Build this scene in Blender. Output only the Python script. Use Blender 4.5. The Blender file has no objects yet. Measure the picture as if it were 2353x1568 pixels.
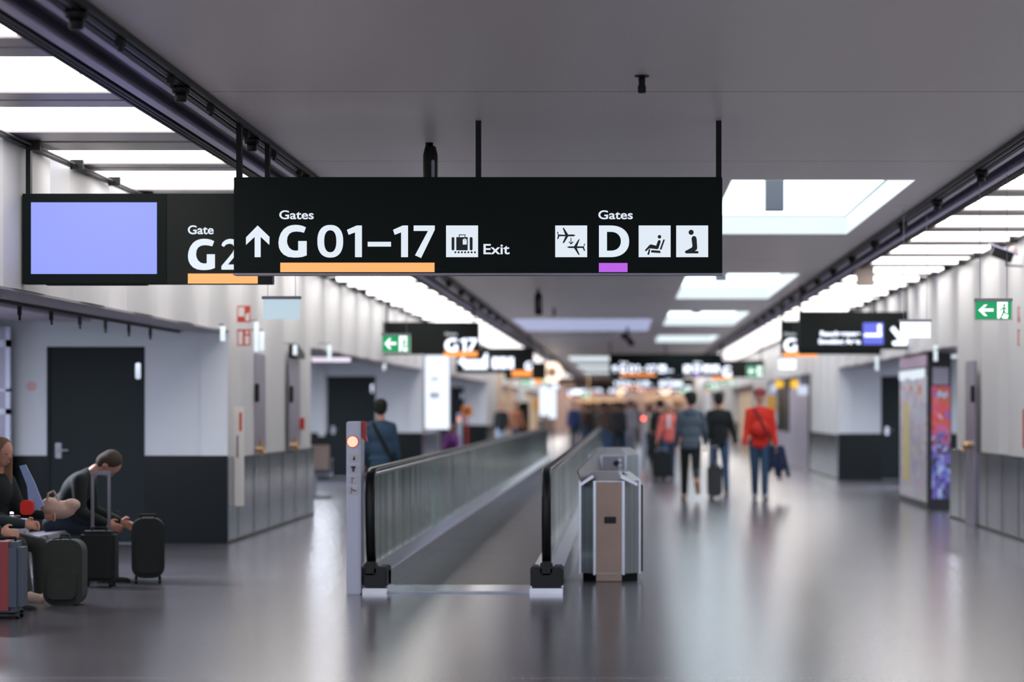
import bpy, bmesh, math, random
from mathutils import Vector, Matrix
random.seed(7)
sc = bpy.context.scene
COL = sc.collection
# ---------------------------------------------------------------- camera, world, exposure
EYE, FPX, VX, VY = 1.5, 85/36*2353, 1433.0, 940.0      # eye height, focal length and vanishing point in pixels
cam_d = bpy.data.cameras.new('camera'); cam = bpy.data.objects.new('camera', cam_d); COL.objects.link(cam)
cam.location = (0, 0, EYE); cam.rotation_euler = (math.pi/2, 0, 0)
cam_d.lens = 85; cam_d.sensor_width = 36; cam_d.clip_end = 400
cam_d.shift_x = (1176.5-VX)/2353; cam_d.shift_y = (VY-784)/2353
cam_d.dof.use_dof = True; cam_d.dof.focus_distance = 16.3; cam_d.dof.aperture_fstop = 1.4
sc.camera = cam
world = bpy.data.worlds.new('world'); sc.world = world; world.use_nodes = True
world.node_tree.nodes['Background'].inputs[0].default_value = (0.80, 0.84, 1.0, 1)
world.node_tree.nodes['Background'].inputs[1].default_value = 2.0
sc.view_settings.view_transform = 'Standard'; sc.view_settings.look = 'None'
sc.view_settings.exposure = 0.42; sc.view_settings.gamma = 1.0; sc.view_settings.use_curve_mapping = False
PANEL_E, SKY_E = 3.8, 2.5                              # brightness of the lit bays and of the ceiling light wells

# ---------------------------------------------------------------- materials
def lin(c):
    c = c/255.0
    return c/12.92 if c <= 0.04045 else ((c+0.055)/1.055)**2.4
def rgb(c): return (lin(c[0]), lin(c[1]), lin(c[2]), 1)
MATS = {}
def mat(name, col, rough=0.5, metal=0.0, var=0.06, scale=6.0, spec=0.5, bump=0.0, stretch=None):
    if name in MATS: return MATS[name]
    m = bpy.data.materials.new(name); m.use_nodes = True; nt = m.node_tree; b = nt.nodes['Principled BSDF']
    b.inputs['Roughness'].default_value = rough; b.inputs['Metallic'].default_value = metal
    b.inputs['Specular IOR Level'].default_value = spec
    tc = nt.nodes.new('ShaderNodeTexCoord'); nz = nt.nodes.new('ShaderNodeTexNoise'); nz.inputs['Scale'].default_value = scale
    if stretch:
        mp = nt.nodes.new('ShaderNodeMapping'); mp.inputs['Scale'].default_value = stretch
        nt.links.new(tc.outputs['Object'], mp.inputs['Vector']); nt.links.new(mp.outputs[0], nz.inputs['Vector'])
    else: nt.links.new(tc.outputs['Object'], nz.inputs['Vector'])
    mx = nt.nodes.new('ShaderNodeMix'); mx.data_type = 'RGBA'
    c = rgb(col)
    mx.inputs['A'].default_value = tuple(min(1, v*(1+var)) for v in c[:3])+(1,)
    mx.inputs['B'].default_value = tuple(v*(1-var) for v in c[:3])+(1,)
    nt.links.new(nz.outputs['Fac'], mx.inputs['Factor']); nt.links.new(mx.outputs['Result'], b.inputs['Base Color'])
    if bump:
        bp = nt.nodes.new('ShaderNodeBump'); bp.inputs['Strength'].default_value = bump; bp.inputs['Distance'].default_value = 0.01
        nt.links.new(nz.outputs['Fac'], bp.inputs['Height']); nt.links.new(bp.outputs[0], b.inputs['Normal'])
    MATS[name] = m; return m
def glow(name, col, strength):
    if name in MATS: return MATS[name]
    m = bpy.data.materials.new(name); m.use_nodes = True; b = m.node_tree.nodes['Principled BSDF']
    b.inputs['Base Color'].default_value = rgb(tuple(v*.4 for v in col)); b.inputs['Roughness'].default_value = 0.5
    b.inputs['Emission Color'].default_value = rgb(col); b.inputs['Emission Strength'].default_value = strength
    MATS[name] = m; return m
def floor_mat():
    m = bpy.data.materials.new('studded_floor'); m.use_nodes = True; nt = m.node_tree; b = nt.nodes['Principled BSDF']
    N, L = nt.nodes.new, nt.links.new
    tc = N('ShaderNodeTexCoord'); sp = N('ShaderNodeSeparateXYZ'); L(tc.outputs['Object'], sp.inputs[0])
    nz = N('ShaderNodeTexNoise'); nz.inputs['Scale'].default_value = 0.6; L(tc.outputs['Object'], nz.inputs['Vector'])
    cr = N('ShaderNodeValToRGB'); cr.color_ramp.elements[0].position = .3; cr.color_ramp.elements[1].position = .7
    cr.color_ramp.elements[0].color = rgb((74, 73, 80)); cr.color_ramp.elements[1].color = rgb((90, 87, 94)); L(nz.outputs['Fac'], cr.inputs[0])
    def seam(out, off, period, w):
        a = N('ShaderNodeMath'); a.operation = 'ADD'; a.inputs[1].default_value = -off+period*100; L(out, a.inputs[0])
        f = N('ShaderNodeMath'); f.operation = 'MODULO'; f.inputs[1].default_value = period; L(a.outputs[0], f.inputs[0])
        c = N('ShaderNodeMath'); c.operation = 'LESS_THAN'; c.inputs[1].default_value = w; L(f.outputs[0], c.inputs[0]); return c.outputs[0]
    s1 = seam(sp.outputs[1], 13.45, 8.15, 0.035); s2 = seam(sp.outputs[0], -4.4, 2.975, 0.006)
    mxs = N('ShaderNodeMath'); mxs.operation = 'MAXIMUM'; L(s1, mxs.inputs[0]); mxs.inputs[1].default_value = 0
    mx = N('ShaderNodeMix'); mx.data_type = 'RGBA'; L(mxs.outputs[0], mx.inputs['Factor']); L(cr.outputs[0], mx.inputs['A'])
    mx.inputs['B'].default_value = rgb((140, 138, 142)); L(mx.outputs['Result'], b.inputs['Base Color'])
    # small round studs in rows
    def wave(out, k):
        a = N('ShaderNodeMath'); a.operation = 'MULTIPLY'; a.inputs[1].default_value = k; L(out, a.inputs[0])
        s = N('ShaderNodeMath'); s.operation = 'SINE'; L(a.outputs[0], s.inputs[0]); return s.outputs[0]
    pr = N('ShaderNodeMath'); pr.operation = 'MULTIPLY'; L(wave(sp.outputs[0], 2*math.pi/.05), pr.inputs[0]); L(wave(sp.outputs[1], 2*math.pi/.09), pr.inputs[1])
    bp = N('ShaderNodeBump'); bp.inputs['Strength'].default_value = 0.10; bp.inputs['Distance'].default_value = 0.002; L(pr.outputs[0], bp.inputs['Height'])
    L(bp.outputs[0], b.inputs['Normal'])
    b.inputs['Roughness'].default_value = 0.21; b.inputs['Specular IOR Level'].default_value = .95
    return m
def ceiling_mat():
    m = bpy.data.materials.new('perforated_metal_ceiling'); m.use_nodes = True; nt = m.node_tree; b = nt.nodes['Principled BSDF']
    N, L = nt.nodes.new, nt.links.new
    tc = N('ShaderNodeTexCoord'); sp = N('ShaderNodeSeparateXYZ'); L(tc.outputs['Object'], sp.inputs[0])
    def wave(out, k):
        a = N('ShaderNodeMath'); a.operation = 'MULTIPLY'; a.inputs[1].default_value = k; L(out, a.inputs[0])
        s = N('ShaderNodeMath'); s.operation = 'SINE'; L(a.outputs[0], s.inputs[0]); return s.outputs[0]
    pr = N('ShaderNodeMath'); pr.operation = 'MULTIPLY'; L(wave(sp.outputs[0], 2*math.pi/.03), pr.inputs[0]); L(wave(sp.outputs[1], 2*math.pi/.06), pr.inputs[1])
    gt = N('ShaderNodeMath'); gt.operation = 'GREATER_THAN'; gt.inputs[1].default_value = 0.45; L(pr.outputs[0], gt.inputs[0])
    a = N('ShaderNodeMath'); a.operation = 'ADD'; a.inputs[1].default_value = -14.92+420; L(sp.outputs[1], a.inputs[0])
    f = N('ShaderNodeMath'); f.operation = 'MODULO'; f.inputs[1].default_value = 4.2; L(a.outputs[0], f.inputs[0])
    c = N('ShaderNodeMath'); c.operation = 'LESS_THAN'; c.inputs[1].default_value = .02; L(f.outputs[0], c.inputs[0])
    m1 = N('ShaderNodeMix'); m1.data_type = 'RGBA'; L(gt.outputs[0], m1.inputs['Factor']); m1.inputs['A'].default_value = rgb((240, 233, 236)); m1.inputs['B'].default_value = rgb((212, 205, 208))
    m2 = N('ShaderNodeMix'); m2.data_type = 'RGBA'; L(c.outputs[0], m2.inputs['Factor']); L(m1.outputs['Result'], m2.inputs['A']); m2.inputs['B'].default_value = rgb((120, 114, 118))
    L(m2.outputs['Result'], b.inputs['Base Color']); b.inputs['Roughness'].default_value = 0.42
    nz = N('ShaderNodeTexNoise'); nz.inputs['Scale'].default_value = .35; mp = N('ShaderNodeMapping'); mp.inputs['Scale'].default_value = (.25, 2.2, 1)
    L(tc.outputs['Object'], mp.inputs[0]); L(mp.outputs[0], nz.inputs['Vector'])
    bp = N('ShaderNodeBump'); bp.inputs['Strength'].default_value = .35; bp.inputs['Distance'].default_value = .05; L(nz.outputs['Fac'], bp.inputs['Height']); L(bp.outputs[0], b.inputs['Normal'])
    return m
def glass_mat(name, tint, clear, rough=0.08):
    m = bpy.data.materials.new(name); m.use_nodes = True; nt = m.node_tree; nt.nodes.clear(); N, L = nt.nodes.new, nt.links.new
    out = N('ShaderNodeOutputMaterial'); mx = N('ShaderNodeMixShader'); tr = N('ShaderNodeBsdfTransparent'); gl = N('ShaderNodeBsdfPrincipled')
    tr.inputs[0].default_value = rgb(tint); gl.inputs['Base Color'].default_value = rgb((205, 210, 208)); gl.inputs['Metallic'].default_value = .85; gl.inputs['Roughness'].default_value = rough
    tc = N('ShaderNodeTexCoord'); mp = N('ShaderNodeMapping'); mp.inputs['Scale'].default_value = (1, 2.4, .05); nz = N('ShaderNodeTexNoise'); nz.inputs['Scale'].default_value = 3.5; nz.inputs['Detail'].default_value = 3
    L(tc.outputs['Object'], mp.inputs[0]); L(mp.outputs[0], nz.inputs['Vector'])
    ma = N('ShaderNodeMath'); ma.operation = 'MULTIPLY_ADD'; ma.inputs[1].default_value = 2.4; ma.inputs[2].default_value = clear-1.25; ma.use_clamp = True; L(nz.outputs['Fac'], ma.inputs[0])  # mirror-like vertical streaks mixed in to stand for reflections in the glass
    L(ma.outputs[0], mx.inputs[0]); L(gl.outputs[0], mx.inputs[1]); L(tr.outputs[0], mx.inputs[2]); L(mx.outputs[0], out.inputs[0]); return m

M_WALL = mat('white_wall_panel', (208, 208, 210), .55, var=.02, scale=.8)
M_STEEL = mat('brushed_steel_dado', (138, 144, 154), .17, .92, var=.6, scale=2.4, stretch=(1.5, 1.1, .06))
M_BLACKDADO = mat('black_dado_panel', (6, 15, 17), .35, var=.1, spec=.2)
M_CHANNEL = mat('dark_ceiling_channel', (16, 28, 48), .3, .3, var=.15, scale=.6)
M_TRACK = mat('black_track', (8, 13, 14), .5, spec=.3)
M_STRIP = mat('pale_metal_strip', (206, 198, 230), .4, .2)
M_BAFFLE = mat('grey_metal_baffle', (172, 166, 168), .38, .35, var=.1, scale=.7, stretch=(.5, 6, 1))
M_SOFFIT = mat('grey_soffit', (150, 144, 152), .5)
M_RECESS = mat('pale_recess_wall', (205, 209, 216), .5, var=.02)
M_DOOR = mat('dark_teal_door', (11, 25, 29), .5, spec=.2)
M_TAN = mat('tan_far_wall', (168, 134, 112), .55, var=.18, scale=.7)
M_TANCOL = mat('tan_column', (205, 180, 160), .5)
M_SIGN = mat('black_sign_face', (8, 19, 18), .45, var=.05, spec=.12)
M_SIGN2 = mat('charcoal_sign_face', (27, 32, 30), .45, var=.05, spec=.15)
M_POST = mat('black_post', (8, 17, 18), .5, spec=.2)
M_LET = glow('lit_lettering', (222, 232, 242), .74)
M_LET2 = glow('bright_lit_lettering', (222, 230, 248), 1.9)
M_ORG = glow('lit_orange_bar', (252, 180, 108), .74)
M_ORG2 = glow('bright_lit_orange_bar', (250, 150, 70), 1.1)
M_PUR = glow('lit_violet_bar', (186, 94, 230), .72)
M_INK = mat('pictogram_ink', (16, 30, 36), .5)
M_SCREEN = glow('lavender_blue_screen', (142, 154, 240), .76)
M_BLUE = glow('lit_blue_pictogram', (100, 110, 226), .8)
M_GREEN = glow('lit_green_exit', (10, 156, 96), .72)
M_EXITW = glow('lit_exit_white', (236, 244, 246), 1.1)
M_EXITBACK = glow('lit_exit_back', (190, 212, 224), .7)
M_LAMP = glow('white_lamp', (226, 238, 246), .8)
M_DIFF = glow('lit_bay_panel', (255, 250, 246), PANEL_E)
M_WELL = glow('light_well_glow', (226, 240, 250), SKY_E)
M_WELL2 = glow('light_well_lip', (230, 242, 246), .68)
M_DAY = glow('bluish_lit_ceiling_band', (176, 184, 222), .62)
M_GREY = mat('grey_metal', (128, 126, 138), .35, .5)
M_PURGREY = mat('grey_violet_metal', (140, 134, 152), .35, .4)
M_BRASS = mat('brass_fitting', (200, 165, 125), .3, .8)
M_RED = mat('red_plastic', (190, 34, 24), .4)
M_REDSIGN = mat('red_sign_print', (196, 62, 46), .5)
M_WHITE = mat('white_print', (222, 218, 216), .5)
M_PILLAR = mat('satin_aluminium', (176, 180, 198), .38, .4, var=.05)
M_BINSTEEL = mat('satin_bin_steel', (176, 184, 190), .3, .6, var=.4, scale=2.5, stretch=(8, 8, .1))
M_CHROME = mat('polished_steel', (190, 192, 198), .16, .95, var=.08)
M_RUBBER = mat('black_rubber', (6, 13, 15), .42, spec=.35)
M_BROWN = mat('brushed_bronze_panel', (166, 144, 132), .4, .35, var=.1)
M_PALLET = mat('grooved_aluminium_pallets', (132, 129, 130), .36, .6, var=.2, scale=1.2)
M_FLOOR = floor_mat(); M_CEIL = ceiling_mat(); M_GLASS = glass_mat('balustrade_glass', (196, 208, 206), .46, .12)

# ---------------------------------------------------------------- mesh helpers
ORG = {}
class MB:
    def __init__(s): s.bm = bmesh.new()
    def box(s, x0, x1, y0, y1, z0, z1, bev=0.0):
        r = bmesh.ops.create_cube(s.bm, size=1)
        for v in r['verts']:
            v.co = Vector(((x0+x1)/2+v.co.x*(x1-x0), (y0+y1)/2+v.co.y*(y1-y0), (z0+z1)/2+v.co.z*(z1-z0)))
        if bev:
            es = list({e for v in r['verts'] for e in v.link_edges})
            bmesh.ops.bevel(s.bm, geom=es, offset=bev, segments=2, affect='EDGES', clamp_overlap=True)
        return s
    def cone(s, p0, p1, r0, r1=None, seg=12, cap=True):
        p0, p1 = Vector(p0), Vector(p1); r1 = r0 if r1 is None else r1; d = p1-p0
        q = d.to_track_quat('Z', 'Y').to_matrix().to_4x4()
        bmesh.ops.create_cone(s.bm, cap_ends=cap, segments=seg, radius1=r0, radius2=r1, depth=d.length, matrix=Matrix.Translation((p0+p1)/2) @ q)
        return s
    def tube(s, pts, r, seg=8):
        for a, b in zip(pts[:-1], pts[1:]): s.cone(a, b, r, r, seg)
        for p in pts[1:-1]: s.ell(p, (r, r, r), 8)
        return s
    def ell(s, c, r, seg=12):
        r_ = bmesh.ops.create_uvsphere(s.bm, u_segments=seg, v_segments=max(6, seg*2//3), radius=1)
        for v in r_['verts']: v.co = Vector((c[0]+v.co.x*r[0], c[1]+v.co.y*r[1], c[2]+v.co.z*r[2]))
        return s
    def lathe(s, c, prof, seg=20):
        rings = []
        for (r, z) in prof:
            rings.append([s.bm.verts.new((c[0]+r*math.cos(2*math.pi*k/seg), c[1]+r*math.sin(2*math.pi*k/seg), c[2]+z)) for k in range(seg)])
        for a, b in zip(rings[:-1], rings[1:]):
            for k in range(seg): s.bm.faces.new((a[k], a[(k+1) % seg], b[(k+1) % seg], b[k]))
        s.bm.faces.new(rings[0][::-1]); s.bm.faces.new(rings[-1]); return s
    def quad(s, *ps):
        s.bm.faces.new([s.bm.verts.new(p) for p in ps]); return s
    def prism(s, poly, d0, d1, axis='y'):
        """poly in the plane across axis: y -> (x,z); z -> (x,y); x -> (y,z)"""
        def P(p, d): return {'y': (p[0], d, p[1]), 'z': (p[0], p[1], d), 'x': (d, p[0], p[1])}[axis]
        a = [s.bm.verts.new(P(p, d0)) for p in poly]; b = [s.bm.verts.new(P(p, d1)) for p in poly]; n = len(poly)
        s.bm.faces.new(a); s.bm.faces.new(b[::-1])
        for k in range(n): s.bm.faces.new((a[k], b[k], b[(k+1) % n], a[(k+1) % n]))
        return s
    def build(s, name, m, parent=None, smooth=False, origin=None):
        bmesh.ops.recalc_face_normals(s.bm, faces=s.bm.faces[:])
        me = bpy.data.meshes.new(name); s.bm.to_mesh(me); s.bm.free()
        return link(name, me, m, parent, smooth, origin)
def link(name, me, m, parent=None, smooth=False, origin=None):
    if parent is not None: o0 = ORG[parent.name]
    elif origin is not None: o0 = Vector(origin)
    else:
        xs = [v.co for v in me.vertices]
        o0 = Vector(((min(v.x for v in xs)+max(v.x for v in xs))/2, (min(v.y for v in xs)+max(v.y for v in xs))/2, min(v.z for v in xs)))
    me.transform(Matrix.Translation(-o0))
    if m is not None: me.materials.clear(); me.materials.append(m)
    if smooth:
        for p in me.polygons: p.use_smooth = True
    o = bpy.data.objects.new(name, me); COL.objects.link(o)
    if parent is None: o.location = o0
    else: o.parent = parent
    ORG[o.name] = o0.copy(); return o
def tag(o, label, cat, group=None, kind=None):
    o['label'] = label; o['category'] = cat
    if group: o['group'] = group
    if kind: o['kind'] = kind
    return o
def thing(name, label, cat, loc=(0, 0, 0), group=None):
    o = bpy.data.objects.new(name, None); COL.objects.link(o); o.location = loc; o.empty_display_size = .1
    ORG[o.name] = Vector(loc); return tag(o, label, cat, group)
def struct(o, label=None):
    o['kind'] = 'structure'
    if label: o['label'] = label
    return o
def dup(root, loc, label=None, rotz=None, group=None):
    def cp(o, par):
        c = o.copy(); COL.objects.link(c); c.parent = par
        for ch in o.children: cp(ch, c)
        return c
    r = cp(root, None); r.location = loc; ORG[r.name] = Vector(loc)
    if rotz is not None: r.rotation_euler.z = rotz
    if label: r['label'] = label
    if group: r['group'] = group
    return r
def X(px, s): return (px-VX)/s
def Z(py, s): return EYE+(VY-py)/s
def Y(s): return FPX/s
def baked(o, name='m'):
    dg = bpy.context.evaluated_depsgraph_get(); me = bpy.data.meshes.new_from_object(o.evaluated_get(dg)); return me
def flat_mesh(polys, y, th=.003):
    """polys: closed outlines (x,z), holes allowed; a thin plate facing the viewer at depth y"""
    cu = bpy.data.curves.new('outline', 'CURVE'); cu.dimensions = '2D'; cu.fill_mode = 'BOTH'; cu.extrude = th/2
    for p in polys:
        sp = cu.splines.new('POLY'); sp.points.add(len(p)-1)
        for k, (a, b) in enumerate(p): sp.points[k].co = (a, b, 0, 1)
        sp.use_cyclic_u = True
    o = bpy.data.objects.new('tmp', cu); COL.objects.link(o); me = baked(o); bpy.data.objects.remove(o)
    me.transform(Matrix.Translation((0, y, 0)) @ Matrix.Rotation(math.pi/2, 4, 'X')); return me
def text_mesh(txt, x0, x1, zb, h, y, bold=.02, th=.003):
    """lettering with cap height h, baseline zb, stretched to run from x0 to x1"""
    cu = bpy.data.curves.new('txt', 'FONT'); cu.body = txt; cu.size = 1; cu.offset = bold; cu.extrude = .001
    o = bpy.data.objects.new('tmp', cu); COL.objects.link(o); me = baked(o); bpy.data.objects.remove(o)
    xs = [v.co.x for v in me.vertices]; a, b = min(xs), max(xs); k = h/.729
    sx = (x1-x0)/(b-a) if x1 is not None else k
    for v in me.vertices:
        cx, cy, cz = v.co
        v.co = (x0+(cx-a)*sx, y+(-th/2 if cz > 0 else th/2), zb+cy*k)
    return me
def join(meshes):
    bm = bmesh.new()
    for me in meshes: bm.from_mesh(me); bpy.data.meshes.remove(me)
    me = bpy.data.meshes.new('joined'); bm.to_mesh(me); bm.free(); return me
def circ(cx, cz, rx, rz=None, n=28, e=2.0):
    rz = rx if rz is None else rz
    out = []
    for k in range(n):
        t = 2*math.pi*k/n; c, s_ = math.cos(t), math.sin(t)
        out.append((cx+rx*math.copysign(abs(c)**(2/e), c), cz+rz*math.copysign(abs(s_)**(2/e), s_)))
    return out
def stroke(a, b, w, n=6):
    """round-ended line outline"""
    ax, ay = a; bx, by = b; t = math.atan2(by-ay, bx-ax); r = w/2; out = []
    for k in range(n+1): u = t+math.pi/2+math.pi*k/n; out.append((ax+r*math.cos(u), ay+r*math.sin(u)))
    for k in range(n+1): u = t-math.pi/2+math.pi*k/n; out.append((bx+r*math.cos(u), by+r*math.sin(u)))
    return out
def bar(x0, x1, z0, z1): return [(x0, z0), (x1, z0), (x1, z1), (x0, z1)]
# ---------------------------------------------------------------- the hall
HC = 3.46; XL, XR = -4.4, 4.52; YEND = 155.0
BL0, BL1, BR0, BR1 = -3.12, -2.57, 2.82, 3.28          # the two dark channels in the ceiling
struct(MB().box(-14, 14, -3, 170, -.1, 0).build('floor', M_FLOOR, origin=(0, 0, 0)))
wells = [(.92, 2.50, 20.7, 27.1), (.92, 2.56, 35.1, 43.0), (.92, 2.56, 48.8, 56.7), (.92, 2.56, 64.5, 71), (-2.1, 2.2, 91, 99), (-2.1, 2.2, 108, 116), (-2.1, 2.2, 125, 133)]
day = (-2.45, .62, 52.6, 61.0)
# centre ceiling pieces around the light wells
holes = sorted([w for w in wells]+[day], key=lambda w: w[2])
ys = sorted({-3.0, YEND} | {w[2] for w in holes} | {w[3] for w in holes})
mb = MB()
for y0, y1 in zip(ys[:-1], ys[1:]):
    ym = (y0+y1)/2; cuts = sorted([(h[0], h[1]) for h in holes if h[2] < ym < h[3]]); x = BL1
    for (a, b) in cuts: mb.box(x, a, y0, y1, HC, HC+.12); x = b
    mb.box(x, BR0, y0, y1, HC, HC+.12)
struct(mb.build('ceiling', M_CEIL, origin=(0, 0, 0)), 'grey perforated metal ceiling over the middle of the hall')
for (a, b, y0, y1) in wells:
    t = thing('light_well', {20.7: 'large bright ceiling light well right behind the main sign, nearest of the row', 35.1: 'bright ceiling light well, second from the camera', 48.8: 'bright ceiling light well, third from the camera', 64.5: 'bright ceiling light well just in front of the far gates sign', 91: 'wide bright ceiling light well left of the far gates sign, nearest of the distant ones', 108: 'wide distant ceiling light well, middle of the far three', 125: 'wide distant ceiling light well, farthest of the three'}[y0], 'light', ((a+b)/2, (y0+y1)/2, HC))
    MB().box(a, b, y0, y1, HC+.62, HC+.66).build('glazing', M_WELL, t)
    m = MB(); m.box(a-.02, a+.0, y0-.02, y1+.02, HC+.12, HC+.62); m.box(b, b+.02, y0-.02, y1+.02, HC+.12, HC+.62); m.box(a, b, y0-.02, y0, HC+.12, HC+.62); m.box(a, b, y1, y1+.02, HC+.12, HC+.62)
    m.build('upper_lining', M_WELL, t)  # light falling on the well sides is set as emission
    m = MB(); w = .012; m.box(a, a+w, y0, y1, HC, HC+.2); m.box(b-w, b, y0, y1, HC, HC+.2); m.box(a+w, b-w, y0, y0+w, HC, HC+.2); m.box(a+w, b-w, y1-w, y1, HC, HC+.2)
    m.build('lip', M_WELL2, t)  # lip glows too, its lit look put into the material
    m = MB(); z_ = HC+.2; m.box(a, a+.03, y0, y1, z_, z_+.012); m.box(b-.03, b, y0, y1, z_, z_+.012); m.box(a, b, y1-.03, y1, z_, z_+.012); m.build('lip_seam', mat('teal_grey_seam', (150, 172, 178), .5), t)
    if y0 < 60: MB().box(a+.60, a+.80, y1-(1.2 if y0 < 30 else 2.8), y1-(1.0 if y0 < 30 else 2.6), HC+.17, HC+.62).build('hanging_duct', mat('duct_grey', (74, 76, 84), .5), t)
t = tag(MB().box(day[0], day[1], day[2], day[3], HC+.01, HC+.1).build('ceiling_light_band', M_DAY), 'pale bluish lit band across the grey ceiling left of the light wells', 'light')

# pleated white wall panels: shallow upright grooves
def pleat(mb, X0, side, y0, y1, z0, z1, phase, T=.3):
    P, W, D = 2.15, .72, .24
    n = max(2, int((y1-y0)/.075)); prev = None
    def px(y):
        d = ((y-phase+P/2) % P)-P/2
        g = D*(0.5+0.5*math.cos(2*math.pi*d/W))**.8 if abs(d) < W/2 else 0.0
        return X0+side*(g+.02*math.cos(2*math.pi*d/P))
    cols = []
    for k in range(n+1):
        y = y0+(y1-y0)*k/n; x = px(y)
        cols.append((mb.bm.verts.new((x, y, z0)), mb.bm.verts.new((x, y, z1)), mb.bm.verts.new((X0+side*T, y, z0)), mb.bm.verts.new((X0+side*T, y, z1))))
    for a, b in zip(cols[:-1], cols[1:]):
        mb.bm.faces.new((a[0], b[0], b[1], a[1])); mb.bm.faces.new((a[2], a[3], b[3], b[2])); mb.bm.faces.new((a[0], a[2], b[2], b[0])); mb.bm.faces.new((a[1], b[1], b[3], a[3]))
    mb.bm.faces.new(cols[0]if False else (cols[0][0], cols[0][1], cols[0][3], cols[0][2])); c = cols[-1]; mb.bm.faces.new((c[0], c[2], c[3], c[1]))
SZ = 2.37
left_solid = [(-3, 8), (26.9, 34.3), (52.9, 58), (78, 84), (101, 108), (128, YEND)]
right_solid = [(-3, 33.4), (51, 58.8), (76, 84), (101, 108), (128, YEND)]
def side_wall(side, X0, solids, nm, phase, boards):
    mb = MB(); pleat(mb, X0, side, -3, YEND, SZ, HC+.02, phase)
    for (a, b) in solids: pleat(mb, X0, side, a, b, .955, SZ-.001, phase)
    struct(mb.build('wall_'+nm, M_WALL, smooth=False, origin=(X0, 0, 0)), 'pleated white wall panels on the %s of the hall' % nm)
    mb = MB()
    for (a, b) in solids: mb.box(min(X0-side*.01, X0+side*.28), max(X0-side*.01, X0+side*.28), a, b, .0, .95)
    struct(mb.build('trim_%d' % (1 if side < 0 else 2), M_STEEL, origin=(X0, 0, 0)), 'brushed steel lower wall cladding on the %s' % nm)
    m = MB()
    for (a, b) in solids:
        m.box(min(X0-side*.022, X0-side*.01), max(X0-side*.022, X0-side*.01), a, b, .0, .035)
        yy = a+.6
        while yy < min(b, 80)-.1: m.box(min(X0-side*.013, X0-side*.01), max(X0-side*.013, X0-side*.01), yy, yy+.02, .035, .95); yy += 1.2
    struct(m.build('baseboard_'+nm, M_RUBBER, origin=(X0, 0, 0)), 'dark skirting line and joints of the %s steel cladding' % nm)
    m = MB()
    for (a, b) in zip([s_[1] for s_ in solids[:-1]], [s_[0] for s_ in solids[1:]]):
        m.box(min(X0+side*.3, X0+side*.62), max(X0+side*.3, X0+side*.62), a, b, SZ, SZ+.2)
        m.box(min(X0, X0+side*.3)+.0, max(X0, X0+side*.3), a, b, SZ-.02, SZ)
    struct(m.build('trim_%d' % (3 if side < 0 else 4), M_SOFFIT, origin=(X0, 0, 0)), 'grey soffit under the %s wall above the recesses' % nm)
    r = MB(); xr = X0-side*.05
    r.box(xr-.018, xr+.018, -3, YEND, HC-.055, HC-.02); r.cone((xr-side*.05, -3, HC-.04), (xr-side*.05, YEND, HC-.04), .009, seg=6)
    for k in range(60): y = -2+1.4*k; r.box(min(xr, xr-side*.1), max(xr, xr-side*.1), y, y+.04, HC-.075, HC-.0)
    struct(r.build('trim_%d' % (5 if side < 0 else 6), M_TRACK, origin=(X0, 0, 0)), 'black cable rail along the top of the %s wall' % nm)
side_wall(-1, XL, left_solid, 'left', 34.0, None)
side_wall(1, XR, right_solid, 'right', 31.0, None)

# ceiling channels with tracks
def channel(x_in, x_out, nm, k):
    d = 1 if x_out > x_in else -1; w = abs(x_out-x_in)
    def b(f0, f1, z0, z1): return (min(x_in+d*f0*w, x_in+d*f1*w), max(x_in+d*f0*w, x_in+d*f1*w), -3, YEND, z0, z1)
    m = MB(); m.box(*b(0, 1, HC+.03, HC+.14)); struct(m.build('ceiling_channel_'+nm, M_CHANNEL, origin=(x_in, 0, 0)), 'dark metal channel along the ceiling, %s side' % nm)
    m = MB()
    for (f0, f1) in ((0, .045), (.075, .13), (.19, .25), (.84, .875), (.90, .94), (.965, 1.0)): m.box(*b(f0, f1, HC-.035, HC+.03))
    m.box(*b(0, .26, HC+.0, HC+.03)); m.box(*b(.84, 1, HC+.0, HC+.03))
    struct(m.build('trim_%d' % k, M_TRACK, origin=(x_in, 0, 0)), 'black lamp tracks along the %s ceiling channel' % nm)
    m = MB(); m.box(*b(.155, .168, HC-.03, HC-.005)); m.box(*b(.27, .36, HC-.034, HC-.02)); m.box(*b(.66, .78, HC-.034, HC-.02)); m.box(*b(.27, .30, HC-.02, HC+.03)); m.box(*b(.75, .78, HC-.02, HC+.03)); m.box(*b(.885, .893, HC-.03, HC-.0))
    struct(m.build('trim_%d' % (k+1), M_STRIP, origin=(x_in, 0, 0)), 'pale metal strips beside the %s lamp tracks' % nm)
channel(BL1, BL0, 'left', 7); channel(BR0, BR1, 'right', 9)
# round black spots in the tracks
def spot(x, y, label, group):
    t = thing('track_spotlight', label, 'light', (x, y, HC-.035), group)
    MB().lathe((x, y, HC-.075), [(.052, .04), (.058, .03), (.05, 0)][::-1]).build('base', M_TRACK, t, True)
    MB().lathe((x, y, HC-.125), [(.034, .05), (.036, .03), (.034, .02), (.036, .01), (.032, 0)][::-1]).build('lamp_head', M_TRACK, t, True)
    return t
SL = spot(BL1-.075, 11.68, 'round black spotlight on the left ceiling track', 'spotlights on the left ceiling track')
for k in range(1, 16):
    y = 11.68+k*2.76; dup(SL, (BL1-.075, y, HC-.035))
SRR = spot(BR0+.07, 8.5, 'round black spotlight on the right ceiling track', 'spotlights on the right ceiling track')
for k in range(1, 17): dup(SRR, (BR0+.07, 8.5+k*2.76, HC-.035))
cl = MB(); cx = BL1-.05
cl.box(cx-.022, cx+.022, 12.55, 12.62, HC-.075, HC-.035, .004); cl.cone((cx, 12.585, HC-.075), (cx, 12.585, HC-.1), .012)
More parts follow.
